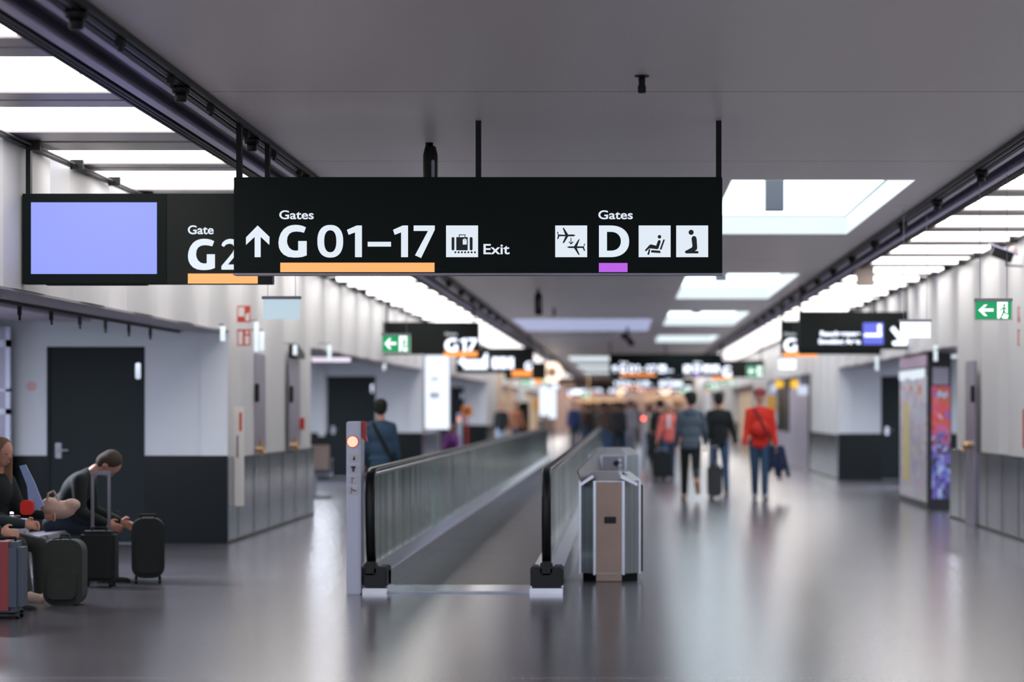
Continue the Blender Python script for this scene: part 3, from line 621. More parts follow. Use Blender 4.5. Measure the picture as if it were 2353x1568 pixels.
# red fire pictogram signs
def fire_sign(px, py0, py1, s, side, label, kind):
    y = Y(s); x0 = X(px, s); w = .15*1.0; a, b = (x0, x0+w) if side < 0 else (x0, x0+w); z0, z1 = Z(py1, s), Z(py0, s); h = z1-z0
    t = thing('fire_equipment_sign', label, 'sign', ((a+b)/2, y, z0))
    MB().box(a, b, y, y+.012, z0, z1).build('plate', M_REDSIGN, t)
    polys = [[bar(a+w*.08, a+w*.55, z0+h*.35, z1-h*.08)], [[(a+w*.62, z0+h*.1), (a+w*.92, z0+h*.1), (a+w*.92, z0+h*.62), (a+w*.62, z0+h*.45)]]] if kind == 0 else [[bar(a+w*.08, a+w*.42, z0+h*.08, z1-h*.12)], [bar(a+w*.6, a+w*.9, z0+h*.08, z0+h*.6)], [circ(a+w*.75, z0+h*.8, w*.13)]]
    link('white_symbol', mesh_at(polys, 0, y-.003, 0), M_WHITE, t)
fire_sign(545, 703, 741, 202., -1, 'red and white fire equipment sign on left wall, upper of two', 0)
fire_sign(545, 757, 795, 202., -1, 'red and white fire equipment sign on left wall, lower of two', 1)
fire_sign(2339, 704, 741, 202., 1, 'red and white fire equipment sign at right picture edge, upper of two', 0)
fire_sign(2339, 757, 795, 202., 1, 'red and white fire equipment sign at right picture edge, lower of two', 1)
fire_sign(1904, 822, 838, 104., 1, 'small distant red fire sign beyond the right recess, upper of two', 0)
fire_sign(1904, 846, 862, 104., 1, 'small distant red fire sign beyond the right recess, lower of two', 1)
fire_sign(955, 828, 842, 104., -1, 'small distant red fire sign by the left advertising light box, upper of two', 0)
fire_sign(955, 848, 862, 104., -1, 'small distant red fire sign by the left advertising light box, lower of two', 1)

# advertising light boxes
for (px0, px1, py0, py1, s, lab) in ((977, 1032, 818, 986, 104., 'tall white backlit advertising box on the left wall'), (1240, 1260, 888, 955, 58., 'distant white backlit advertising box on the left'), (1262, 1278, 892, 962, 62., 'distant pale advertising box beside the backlit one')):
    y = Y(s); t = thing('advertising_light_box', lab, 'sign', (X((px0+px1)/2, s), y, Z(py1, s)))
    MB().box(X(px0-2, s), X(px1+2, s), y, y+.2, Z(py1+2, s), Z(py0-2, s), .01).build('housing', M_GREY, t)
    MB().box(X(px0, s), X(px1, s), y-.01, y, Z(py1, s), Z(py0, s)).build('lit_panel', glow('advert_panel', (226, 236, 250), 1.0), t)
    MB().cone((X((px0+px1)/2, s), y+.1, 0), (X((px0+px1)/2, s), y+.1, Z(py1, s)), .03).build('foot_post', M_GREY, t)
    if px0 == 977:
        MB().box(X(990, s), X(1008, s), y-.014, y-.01, Z(875, s), Z(868, s)).build('printed_block', mat('pale_print', (196, 204, 222), .5), t)
        MB().box(X(988, s), X(1010, s), y-.014, y-.01, Z(916, s), Z(902, s)).build('printed_block', mat('pale_print', (196, 204, 222), .5), t)

# hanging devices from the ceiling
def pend(px, pt, pb, s, label, w=.045):
    y = Y(s); x = X(px, s); zb = Z(pb, s); t = thing('ceiling_sensor', label, 'sensor', (x, y, zb)); hh = HC-zb
    MB().cone((x, y, HC-.008), (x, y, HC), w*.95, seg=20).build('flange', M_TRACK, t)
    MB().lathe((x, y, zb), [(w*.40, 0), (w*.55, hh*.05), (w*.55, hh*.35), (w*.42, hh*.5), (w*.46, hh*.75), (w*.42, hh-.006)]).build('sensor_body', M_TRACK, t, True)
pend(1475, 173, 214, 391., 'small black sensor hanging from the grey ceiling at upper right')
pend(1273, 708, 726, 118., 'small faint black sensor beyond the main sign', .05)
def speaker(px, pt, pb, w_px, s, label):
    y = Y(s); x = X(px, s); w = w_px/s; zb = Z(pb, s); t = thing('pendant_projector', label, 'projector', (x, y, zb))
    q = MB(); q.box(x-.018, x+.018, y-.03, y+.03, zb+.3, HC); q.box(x-.035, x+.02, y-.03, y+.03, HC-.03, HC); q.build('stem', M_TRACK, t)
    MB().lathe((x, y, zb), [(w*.40, 0), (w*.46, .03), (w*.46, .30), (w*.34, .36), (w*.2, .37)]).build('housing', M_TRACK, t, True)
    MB().box(x+w*.1, x+w*.3, y-w*.52, y-w*.40, zb+.1, zb+.26, .01).build('side_bracket', M_GREY, t)
speaker(989, 328, 450, 37, 312., 'black cylindrical projector hanging just above the main sign')
speaker(1237, 664, 724, 20, 140., 'blurred black cylindrical projector hanging beyond the main sign')
s = 96.; y = Y(s); x = X(1442, s)
t = thing('camera_cluster', 'blurred black camera cluster under the far grey ceiling', 'camera', (x, y, Z(797, s)))
q = MB(); q.box(x-.03, x+.03, y-.03, y+.03, Z(775, s), HC); q.build('stem', M_TRACK, t)
for dx in (-.1, .1): MB().cone((x, y, Z(778, s)), (x+dx, y-.15, Z(790 if dx > 0 else 772, s)), .07, .08).build('camera_head', M_TRACK, t)
# square tan loudspeaker under right bay
s = 168.; y = Y(s); t = thing('ceiling_loudspeaker', 'square beige box hanging under the right lit bay', 'loudspeaker', (X(1988, s), y, Z(658, s)))
MB().box(X(1968, s), X(2008, s), y-.04, y+.04, Z(658, s), Z(612, s), .006).build('cabinet', mat('beige_box', (178, 164, 154), .5), t)
MB().box(X(1984, s), X(1992, s), y-.02, y+.02, Z(612, s), TOP(X(1988, s))).build('bracket', M_GREY, t)
# wall camera at upper right
s = 204.; y = Y(s); x = X(2308, s)
t = thing('security_camera', 'black security camera on an arm at the top of the right wall', 'camera', (x, y, Z(602, s)))
q = MB(); bmesh.ops.create_cube(q.bm, size=1, matrix=Matrix.Translation((x-.03, y-.02, Z(586, s))) @ Matrix.Rotation(math.radians(20), 4, 'Y') @ Matrix.Diagonal((.24, .11, .10, 1)))
q.build('camera_housing', M_TRACK, t)
q = MB(); bmesh.ops.create_cube(q.bm, size=1, matrix=Matrix.Translation((x-.01, y-.02, Z(574, s))) @ Matrix.Rotation(math.radians(20), 4, 'Y') @ Matrix.Diagonal((.34, .14, .012, 1))); q.build('sun_shield', M_STRIP, t)
q = MB(); q.tube([(x+.02, y, Z(600, s)), (x+.02, y, Z(610, s)), (XR-.02, y, Z(612, s))], .012); q.build('bracket', M_GREY, t)
MB().ell((x+.1, y, Z(576, s)), (.05, .05, .05)).build('joint', mat('pink_grey_plastic', (190, 168, 165), .4), t, True)
# small upright white lamps beside the recess soffits
for (px, py0, py1, s, side, lab) in ((512, 750, 784, 212., -1, 'small white wall lamp at the end of the near left soffit'), (602, 762, 806, 196., -1, 'small white upright lamp on the left wall near the fire signs'), (589, 740, 808, 199., -1, 'tall slim white lamp on the left wall near the fire signs'), (678, 793, 816, 178., -1, 'small white lamp above the black cap on the left wall'), (757, 793, 830, 160., -1, 'small white lamp hanging at the second left recess'), (883, 822, 850, 122., -1, 'small white lamp beyond the second left recess edge'), (2150, 793, 830, 158., 1, 'small white lamp hanging above the vending machine'), (2015, 820, 852, 130., 1, 'small white lamp at the right recess edge')):
    y = Y(s); x = X(px, s); xw = XL if side < 0 else XR
    t = thing('wall_lamp', lab, 'light', (x, y, Z(py1, s)))
    MB().cone((x, y, Z(py1, s)), (x, y, Z(py0, s)), .028, seg=14).build('tube_shade', M_LAMP, t, True)
    MB().tube([(x, y, Z(py0, s)), (x, y, Z(py0, s)+.02), (xw+side*.04, y, Z(py0, s)+.02)], .008).build('arm', M_GREY, t)
# linear tube across second recess
s = 150.; y = Y(s)
t = thing('linear_lamp', 'horizontal white linear lamp across the second left recess', 'light', (X(760, s), y, Z(832, s)))
MB().box(X(718, s), X(805, s), y-.03, y+.03, Z(832, s), Z(822, s), .004).build('diffuser', glow('pinkish_lamp', (226, 214, 230), .9), t)
for px in (735, 790): MB().cone((X(px, s), y, Z(822, s)), (X(px, s), y, SZ), .004, seg=6).build('wire', M_GREY, t)
# ---------------------------------------------------------------- moving walkway
Y0 = FPX/283.; YE = 64.6
def balustrade(t, gx, d0, d1, label):
    inner = d1 if abs(d1+1.34) < abs(d0+1.34) else d0; outer = d0 if inner == d1 else d1
    m = MB(); prof = [(outer, .0), (outer, .19), (gx-math.copysign(.03, gx-outer)*1, .225), (gx+math.copysign(.03, inner-gx), .235), (inner-math.copysign(.012, inner-gx), .185), (inner, .175), (inner, .0)]
    if outer > inner: prof = [(outer, .0), (outer, .19), (gx+.03, .225), (gx-.03, .235), (inner+.012, .185), (inner, .175), (inner, .0)]
    m.prism(prof, Y0+.12, YE, 'y'); b = m.build('balustrade', M_CHROME, t); b['label'] = label
    n = 20; ya = Y0+.16; L_ = (YE-.2-ya)/n
    for k in range(n):
        y0, y1 = ya+k*L_, ya+(k+1)*L_-.012
        g = MB()
        if k == 0: pts = [(y0+.04, .22), (y0-.03, .5), (y0-.02, .82), (y0+.05, .93), (y0+.15, .955), (y1, .955), (y1, .22)]
        else: pts = [(y0, .22), (y0, .955), (y1, .955), (y1, .22)]
        g.prism(pts, gx-.006, gx+.006, 'x'); g.build('glass_panel', M_GLASS, b)
    path = [(Y0+.16, .17), (Y0+.06, .34), (Y0+.005, .55), (Y0-.005, .75), (Y0+.02, .88), (Y0+.07, .95), (Y0+.16, .982), (Y0+.3, .988), (YE-.3, .988), (YE-.1, .96), (YE, .86), (YE, .5), (YE-.1, .2)]
    for nm_, hw, o0, o1, mm in (('handrail', .038, .0, .03, M_RUBBER), ('handrail_guide', .03, -.035, .001, M_CHROME)):
        h = MB(); rings = []
        for k, (yy, zz) in enumerate(path):
            a = Vector(path[max(k-1, 0)]); c = Vector(path[min(k+1, len(path)-1)]); tt = (c-a).normalized(); nn = Vector((-tt.y, tt.x))
            if nn.x > 0 and k < 6: pass
            def P(w, o): return h.bm.verts.new((gx+w, yy+nn.x*o, zz+nn.y*o))
            rings.append([P(-hw, o0), P(-hw, o1*.6+o0*.4), P(-hw*.75, o1), P(hw*.75, o1), P(hw, o1*.6+o0*.4), P(hw, o0)])
        for a, c in zip(rings[:-1], rings[1:]):
            for k in range(6): h.bm.faces.new((a[k], a[(k+1) % 6], c[(k+1) % 6], c[k]))
        h.bm.faces.new(rings[0]); h.bm.faces.new(rings[-1][::-1]); h.build(nm_, mm, b, True)
    nb = MB(); nb.box(min(d0, d1)-.0, max(d0, d1), Y0-.03, Y0+.35, .05, .215, .012); nb.box(gx-.05, gx+.05, Y0-.045, Y0+.1, .15, .26, .015); nb.build('newel_base', M_RUBBER, b)
    MB().box(min(d0, d1)-.004, max(d0, d1)+.004, Y0-.06, Y0+.5, .0, .045, .003).build('floor_plate', M_CHROME, b)
t = thing('moving_walkway', 'long moving walkway with two glass balustrades and black handrails', 'moving walkway', (-1.34, Y0, 0))
balustrade(t, -2.058, -2.113, -1.92, 'left balustrade of the moving walkway')
balustrade(t, -.628, -.495, -.758, 'right balustrade of the moving walkway')
MB().box(-1.92, -.758, Y0+.75, YE, .001, .012).build('pallet_band', M_PALLET, t)
MB().box(-1.92, -.758, Y0+.05, Y0+.75, .001, .016).build('comb_plate', M_STEEL, t)
# signal pillar with pictograms
def pillar(x, s, label):
    y = Y(s); t = thing('signal_pillar', label, 'pillar', (x, y, 0)); w = .117
    m = MB(); m.box(x, x+w, y, y+.28, .0, 1.397, .008); m.box(x+.018, x+w-.018, y-.004, y, .02, 1.36, .002); m.build('pillar_body', M_PILLAR, t)
    MB().cone((x+w*.45, y-.002, 1.235), (x+w*.45, y-.014, 1.235), .05, seg=28).build('lamp_ring', M_RED, t)
    MB().cone((x+w*.45, y-.012, 1.235), (x+w*.45, y-.02, 1.235), .043, seg=28).build('signal_light', glow('red_signal_light', (255, 176, 150), 1.25), t)
    for k, z in enumerate((1.10, 1.013, .925, .842)):
        f = MB().box(x+w*.22, x+w*.22+.068, y-.009, y-.003, z-.034, z+.034, .003).build('pictogram_plate', mat('light_grey_plate', (212, 210, 220), .4), t)
        cx = x+w*.22+.034
        shp = [[[(cx-.008, z-.012), (cx+.012, z-.016), (cx+.012, z+.01), (cx+.006, z+.022)]],
               [[(cx-.02, z+.006), (cx-.018, z+.024), (cx+.016, z+.024), (cx+.018, z+.006), (cx+.008, z+.008), (cx+.008, z-.02), (cx-.01, z-.02), (cx-.01, z+.008)]],
               [stroke((cx-.012, z-.024), (cx-.012, z+.016), .006), stroke((cx-.012, z+.018), (cx+.006, z+.014), .006)],
               [stroke((cx-.016, z-.024), (cx-.016, z+.024), .006), stroke((cx-.008, z+.004), (cx+.02, z-.006), .009)]][k]
        g = join([flat_mesh([q], y-.011) for q in shp]); g.transform(Matrix.Translation(-ORG[t.name])); g.materials.append([M_INK, mat('navy_print', (30, 32, 86), .5), mat('grey_print', (92, 92, 104), .5), mat('plum_print', (84, 44, 74), .5)][k])
        o = bpy.data.objects.new('symbol', g); COL.objects.link(o); o.parent = f
    h = MB(); h.prism([(x+w+.0, 1.40), (x+w+.040, 1.395), (x+w+.040, 1.28), (x+w+.052, 1.235), (x+w+.030, 1.235), (x+w+.004, 1.27)], y+.03, y+.07, 'y'); h.build('red_handle', M_RED, t)
    return t
p0 = pillar(X(799, 283.), 284.5, 'silver signal pillar with round red light, at the walkway entrance')
dup(p0, (X(1050, 92.), Y(92.), 0), 'distant silver pillar left of the walkway, under an orange sign')
pd = dup(p0, (X(1474, 84.), Y(84.), 0), 'distant pillar with red signal light right of the walkway end')
for ch in pd.children:
    if ch.name.startswith('signal_light'): ch.material_slots[0].link = 'OBJECT'; ch.material_slots[0].material = glow('strong_red_signal', (255, 90, 70), 6)
s = 90.; y = Y(s); t = thing('orange_notice', 'small orange notice above the distant pillar left of the walkway', 'sign', (X(1072, s), y, 0))
MB().box(X(1061, s), X(1085, s), y, y+.04, Z(957, s), Z(933, s), .01).build('orange_frame', mat('orange_plastic', (226, 130, 50), .5), t)
MB().box(X(1067, s), X(1079, s), y-.01, y, Z(950, s), Z(940, s)).build('dark_screen', M_INK, t)
MB().cone((X(1073, s), y+.02, 0), (X(1073, s), y+.02, Z(957, s)), .025).build('pole', M_RED, t)

# ---------------------------------------------------------------- bins
def octbin(cx, y, z1, k, label, front, slot):
    t = thing('litter_bin', label, 'bin', (cx, y, 0)); w = .265*k; c = .135*k; D = .50*k
    oc = [(cx-w+c, y), (cx+w-c-.02, y), (cx+w, y+c), (cx+w, y+D), (cx-w, y+D), (cx-w, y+c)]
    MB().prism(oc, .07, z1, 'z').build('bin_body', M_BINSTEEL, t)
    inn = [(cx+(a-cx)*.9, y+D/2+(b-y-D/2)*.9) for a, b in oc]; MB().prism(inn, 0, .07, 'z').build('plinth', M_RUBBER, t)
    MB().box(cx-w+c+.01, cx+w-c-.03, y-.012, y, .075, z1-.01, .003).build('front_panel', front, t)
    MB().box(cx-w+c+.01, cx+w-c-.03, y+.012, y+.03, .005, .072).build('kick_plate', front, t)
    q = MB()
    for (a, b) in ((cx-w+c-.008, y-.008), (cx+w-c-.016, y-.008), (cx+w-.01, y+c-.008), (cx-w, y+c-.008)): q.box(a-.008, a+.012, b-.006, b+.012, .06, z1)
    q.build('corner_edging', mat('bright_edge', (158, 162, 168), .2, .8), t)
    # sloping hood
    h = MB(); top = [(cx+(a-cx)*.62, y+.14*k+(b-y)*.62) for a, b in oc]
    lo = [h.bm.verts.new((a, b, z1)) for a, b in oc]; hi = [h.bm.verts.new((a, b, z1+.075*k)) for a, b in top]
    for i in range(6): h.bm.faces.new((lo[i], lo[(i+1) % 6], hi[(i+1) % 6], hi[i]))
    h.bm.faces.new(hi); h.bm.faces.new(lo[::-1]); h.build('hood', mat('grey_hood_metal', (150, 150, 156), .45, .3), t)
    if slot:
        sp = MB(); sp.box(cx-.052+.0, cx+.052+.0, y-.018, y-.008, z1-.37, z1-.31, .01); sp.build('lock_slot', M_RUBBER, t)
    return t, w, c
s = 265.; cx = X(1402, s); y = Y(s)
t, w, c = octbin(cx, y, .875, 1.0, 'near stainless bin with brown front panel, right of the walkway', M_BROWN, True)
f = MB(); a0 = cx-.27; n = 12                       # long ridged flap standing open on the left
for k in range(n):
    u0, u1 = k/n, (k+.86)/n; ya, yb = Y(265.)+.05+u0*3.5, Y(265.)+.05+u1*3.5
    def q4(u_): return (-.36+.142*u_, .83+.025*u_), (-.41+.14*u_, .96+.127*u_)
    (l0, u00), (l1, u11) = q4(u0), q4(u1); vs = []
    for (p, yy) in ((l0, ya), (u00, ya), (u11, yb), (l1, yb)): vs.append((p[0], yy, p[1]))
    a_ = [f.bm.verts.new(v) for v in vs]; b_ = [f.bm.verts.new((v[0]+.015, v[1], v[2]-.006)) for v in vs]
    f.bm.faces.new(a_); f.bm.faces.new(b_[::-1])
    for i_ in range(4): f.bm.faces.new((a_[i_], b_[i_], b_[(i_+1) % 4], a_[(i_+1) % 4]))
f.prism([(-.352, .83), (-.402, .965), (-.396, .967), (-.346, .832)], Y(265.)+.04, Y(265.)+.06, 'y')
f.build('ridged_flap', mat('dark_ridged_metal', (104, 100, 106), .35, .5), t)
f = MB(); f.prism([(a0-.005, .845), (a0+.115, .925), (a0+.13, .905), (a0+.01, .825)], y-.0, y+.1, 'y'); f.prism([(cx+.10, .925), (cx+.24, .855), (cx+.235, .83), (cx+.09, .90)], y-.0, y+.03, 'y'); f.build('hood_lip', mat('bright_edge', (158, 162, 168), .2, .8), t)
f = MB(); f.prism([(cx+.11, .95), (cx+.285, .83), (cx+.285, .08), (cx+.27, .08), (cx+.27, .82), (cx+.10, .93)], y+.14, y+.5, 'y'); f.build('side_flap', M_RUBBER, t)
s2 = 222.; t2, _, _ = octbin(X(1412, s2), Y(s2), 1.02, 1.0, 'taller grey steel bin standing right behind the near one', M_GREY, False)
MB().cone((X(1416, s2)+.0, Y(s2)-.03, Z(1065, s2)), (X(1416, s2), Y(s2), Z(1065, s2)), .03).build('lock_knob', M_RUBBER, t2)
k = MB()
for z in (1058, 1070, 1081): k.cone((X(1425, s2), Y(s2)-.03, Z(z, s2)), (X(1425, s2), Y(s2), Z(z, s2)), .018)
k.build('chrome_buttons', mat('bright_edge', (158, 162, 168), .2, .8), t2)

# ---------------------------------------------------------------- wall equipment
def yl(px): return FPX*(-XL)/(VX-px)
def yr(px): return FPX*XR/(px-VX)
for (a, b, lab, cap) in ((580, 605, 'grey metal riser cover on the left wall, nearer of two', 0), (660, 685, 'grey metal riser cover with black cap on the left wall', 1)):
    y0, y1 = yl(a), yl(b); t = thing('riser_cover', lab, 'cover', (XL, (y0+y1)/2, 0)); x1 = XL+.03
    MB().box(XL+.005, x1, y0, y1, .98, 2.16, .01).build('cover_panel', M_PURGREY, t)
    q = MB(); q.box(x1, x1+.05, y0-.02, y0+.03, 1.58, 1.80, .008); q.build('grip', M_RUBBER, t)
    q = MB(); q.cone((x1, y0+.1, 1.02), (x1+.10, y0+.1, 1.02), .03); q.cone((x1+.06, y0+.1, .95), (x1+.06, y0+.1, 1.14), .018); q.ell((x1+.09, y0+.1, .98), (.028, .03, .03)); q.build('hydrant_valve', M_BRASS, t)
    if cap: MB().prism([(y0+.05, 2.17), (y1-.05, 2.17), (y1-.05, 2.24), (y0+.3, 2.36), (y0+.05, 2.34)], XL+.01, XL+.1, 'x').build('cap', M_RUBBER, t)
y0, y1 = yr(2246), yr(2225); t = thing('riser_cover', 'tall grey metal riser cover down to the floor on the right wall', 'cover', (XR, (y0+y1)/2, 0))
MB().box(XR-.04, XR-.012, y0, y1, .0, 2.12, .006).build('cover_panel', M_PURGREY, t)
MB().box(XR-.09, XR-.04, y0-.05, y0+.02, 1.58, 1.80, .01).build('grip', M_RUBBER, t)
q = MB(); q.cone((XR-.04, (y0+y1)/2, 1.03), (XR-.13, (y0+y1)/2, 1.03), .05); q.cone((XR-.10, (y0+y1)/2, 1.03), (XR-.10, (y0+y1)/2-.2, 1.03), .02); q.ell((XR-.10, (y0+y1)/2-.2, 1.03), (.035, .05, .035)); q.ell((XR-.12, (y0+y1)/2, .96), (.03, .03, .03)); q.build('hydrant_valve', M_BRASS, t)
y = Y(204.); t = thing('notice_post', 'narrow white upright notice board with red mark on the left wall', 'sign', (XL+.06, y, .4))
MB().box(XL+.012, XL+.12, y, y+.04, .4, 1.52, .005).build('board', M_WHITE, t); MB().box(XL+.07, XL+.10, y-.006, y, 1.25, 1.46).build('red_mark', M_REDSIGN, t); MB().box(XL+.04, XL+.06, y-.006, y, .95, 1.2).build('printed_text', mat('grey_print', (92, 92, 104), .5), t)
tag(MB().box(XL+.0, XL+.07, yl(686), yl(686)+.12, 1.22, 1.38, .006).build('fire_call_point', M_RED), 'small red fire call point on the left wall by the capped riser cover', 'alarm')
tag(MB().box(XR-.02, XR-.002, yr(2353)-.5, yr(2353)-.01, 1.05, 1.5, .01).build('fire_hose_box', M_RED), 'red fire box at the extreme right picture edge', 'fire box')

# ---------------------------------------------------------------- vending machine with graphics
def mosaic(name, lo, hi, sc_, stretch):
    m = bpy.data.materials.new(name); m.use_nodes = True; nt = m.node_tree; b = nt.nodes['Principled BSDF']; N, L = nt.nodes.new, nt.links.new
    tc = N('ShaderNodeTexCoord'); mp = N('ShaderNodeMapping'); mp.inputs['Scale'].default_value = stretch; L(tc.outputs['Object'], mp.inputs[0])
    vo = N('ShaderNodeTexVoronoi'); vo.inputs['Scale'].default_value = sc_; vo.distance = 'CHEBYCHEV'; L(mp.outputs[0], vo.inputs['Vector'])
    sp = N('ShaderNodeSeparateXYZ'); L(tc.outputs['Object'], sp.inputs[0])
    se = N('ShaderNodeSeparateColor'); L(vo.outputs['Color'], se.inputs[0])
    def ramp(cols, src):
        r = N('ShaderNodeValToRGB'); r.color_ramp.interpolation = 'CONSTANT'
        while len(r.color_ramp.elements) < len(cols): r.color_ramp.elements.new(.5)
        for i, c in enumerate(cols): r.color_ramp.elements[i].position = i/len(cols); r.color_ramp.elements[i].color = rgb(c)
        L(src, r.inputs[0]); return r
    r1, r2 = ramp(lo, se.outputs[0]), ramp(hi, se.outputs[0])
    mr = N('ShaderNodeMapRange'); mr.inputs['From Min'].default_value = .8; mr.inputs['From Max'].default_value = 1.3; L(sp.outputs[2], mr.inputs[0])
    mx = N('ShaderNodeMix'); mx.data_type = 'RGBA'; L(mr.outputs[0], mx.inputs['Factor']); L(r1.outputs[0], mx.inputs['A']); L(r2.outputs[0], mx.inputs['B'])
    L(mx.outputs['Result'], b.inputs['Base Color']); b.inputs['Roughness'].default_value = .3; return m
M_MOS = mosaic('red_blue_mosaic', [(40, 36, 84), (92, 96, 190), (130, 140, 220), (24, 22, 40), (110, 90, 190), (170, 190, 230), (60, 50, 130)], [(226, 60, 50), (214, 96, 60), (222, 80, 130), (120, 110, 210), (232, 70, 70), (180, 210, 235), (226, 110, 90)], 15, (1, 1, .8))
M_ROWS = mosaic('pale_product_rows', [(190, 176, 196), (180, 190, 180), (196, 170, 190), (176, 176, 204), (206, 204, 196), (168, 160, 186)], [(178, 172, 206), (200, 204, 224), (206, 186, 204), (190, 200, 214), (210, 206, 200), (176, 168, 200)], 7, (1, .5, 1.6))
vx, vy0, vy1, vz = 4.54, FPX/154., FPX/140., 2.33
t = thing('vending_machine', 'tall vending machine with bright red and blue mosaic end, against right wall', 'vending machine', (vx+.2, (vy0+vy1)/2, 0))
MB().box(vx, vx+.35, vy0, vy1, 0, vz, .01).build('cabinet', M_RUBBER, t)
MB().box(vx+.06, vx+.33, vy0-.008, vy0, .16, 1.84).build('mosaic_panel', M_MOS, t)
MB().box(vx+.07, vx+.31, vy0-.008, vy0, 1.86, 2.12).build('grey_display', M_GREY, t)
MB().box(vx-.012, vx, vy0+.1, vy1-.05, .1, 2.0).build('product_front', M_ROWS, t)
MB().box(vx-.012, vx, vy0+.1, vy1-.05, 2.14, 2.32).build('header_panel', mat('violet_grey_header', (176, 152, 178), .4), t)
rr_ = random.Random(3)
for k in range(9): yy = vy0+.25+k*.38; MB().box(vx-.03, vx-.012, yy, yy+.22, 1.99-rr_.random()*.06, 2.11).build('lit_tile', glow('tile_glow', (214, 224, 236), .8), t)
for k, yy in enumerate((vy0+.8, vy0+1.9, vy0+2.9)): MB().box(vx-.03, vx-.012, yy, yy+.18, 1.72+.05*k, 1.86).build('orange_tile', mat('orange_tile', (226, 140, 90), .5), t)
q = MB().box(vx-.02, vx-.012, vy1-1.3, vy1-.6, .35, 1.6).build('yellow_stripe', mat('soft_yellow', (206, 190, 120), .5), t)
# shopfront past the right recess
t = thing('shopfront', 'grey violet shopfront panels beyond the man in the red sweater', 'shopfront', (XR, 62, 0))
MB().box(XR, XR+.08, 58.9, 66, 0, 2.05).build('panel', mat('pale_violet_panel', (186, 180, 198), .4, .1), t)
MB().box(XR-.02, XR+.1, 58.7, 59.0, 0, 2.34).build('black_upright', M_RUBBER, t)
MB().box(XR, XR+.08, 66.1, 74, 0, .85).build('panel', mat('pale_violet_panel', (186, 180, 198), .4, .1), t)
for (a, b) in ((66.2, 68.2), (68.9, 70.6)): MB().box(XR-.04, XR+.04, a, b, .87, 2.3).build('dark_banner', M_BLACKDADO, t)
for i, (px, s) in enumerate(((1790, 82.5), (1826, 90.5))):
    y = Y(s); x = X(px, s)-.0
    t = thing('yellow_roundel', ['round yellow sign on the right shopfront, farther of two', 'round yellow sign on the right shopfront, nearer of two'][i], 'sign', (x, y, Z(883, s)-.12))
    MB().cone((x, y, Z(883, s)), (x, y-.04, Z(883, s)), .115, seg=28).build('disc', glow('yellow_disc', (240, 186, 40), .9), t)
    q = MB(); q.tube([(x, y, Z(883, s)), (x, y, Z(883, s)+.16), (XR+.02, y, Z(883, s)+.16)], .01); q.build('arm', M_POST, t)
for i, (px0, px1, py0, py1, s) in enumerate(((1833, 1856, 886, 908, 95.), (1772, 1782, 884, 902, 76.))):
    tag(MB().box(X(px0, s), X(px1, s), Y(s), Y(s)+.05, Z(py1, s), Z(py0, s), .01).cone((X(px0+3, s), Y(s)+.03, Z(py0+1, s)), (X(px0+3, s), Y(s)+.03, HC+.01), .008, seg=6).build('hanging_notice', glow('pale_notice', (200, 206, 228), .8)), ['pale lit notice beside the nearer yellow roundel', 'small pale lit notice left of the farther yellow roundel'][i], 'sign')
s = 80.; tag(MB().box(X(1762, s), X(1784, s), Y(s), Y(s)+.05, Z(950, s), Z(910, s), .01).cone((X(1773, s), Y(s)+.03, 0), (X(1773, s), Y(s)+.03, Z(945, s)), .02).build('yellow_poster', mat('yellow_poster', (226, 176, 80), .5)), 'yellow poster right behind the shoulder of the man in red', 'poster')
s = 62.; tag(MB().box(X(1226, s), X(1240, s), Y(s), Y(s)+.05, Z(945, s), Z(915, s), .01).cone((X(1233, s), Y(s)+.03, 0), (X(1233, s), Y(s)+.03, Z(940, s)), .02).build('yellow_poster', mat('yellow_poster', (226, 176, 80), .5)), 'distant yellow poster left of the white light box', 'poster')
s = 66.; q = MB().box(X(1180, s), X(1215, s), Y(s), Y(s)+.4, 0, Z(925, s), .02).build('check_in_desk', M_BLACKDADO); tag(q, 'distant black counter at the left side', 'counter')

# ---------------------------------------------------------------- seats and luggage
M_PERF = mat('perforated_seat_steel', (140, 136, 146), .35, .5); 
def bench(loc, n, rotz, label, m2=None):
    t = thing('airport_bench', label, 'bench', (0, 0, 0)); W = .6*n
    MB().box(-W/2, W/2, -.03, .03, .32, .37, .008).build('beam', M_PILLAR, t)
    for k in range(n):
        cx = -W/2+.3+.6*k; a = MB(); a.prism([(-.27, .42), (-.25, .445), (.18, .405), (.20, .385), (-.25, .40)], cx-.26, cx+.26, 'x'); a.build('seat', M_PERF, t)
        b = MB(); b.prism([(.19, .42), (.215, .41), (.32, .84), (.30, .86), (.285, .85)], cx-.26, cx+.26, 'x'); b.build('backrest', m2 if m2 and k == n-1 else M_PERF, t)
    for k in range(n+1):
        cx = -W/2+.6*k; a = MB(); a.tube([(cx, -.25, .62), (cx, .2, .62), (cx, .2, .36), (cx, .0, .34)], .014); a.build('armrest', M_CHROME, t)
    for cx in (-W/2+.3, W/2-.3):
        a = MB(); a.box(cx-.03, cx+.03, -.03, .03, .03, .33); a.box(cx-.03, cx+.03, -.3, .3, 0, .035, .01); a.build('leg', M_PILLAR, t)
    t.location = loc; t.rotation_euler.z = rotz; return t
bench((-5.08, 19.6, 0), 6, math.pi/2, 'steel airport bench under the seated travellers at left')
bench((-5.72, Y(131.), 0), 2, math.radians(8), 'grey metal bench seen left of the signal pillar', mat('beige_seat_back', (178, 160, 152), .5))
bench((-5.6, 62.5, 0), 2, 0, 'distant metal bench behind the tall advertising box')
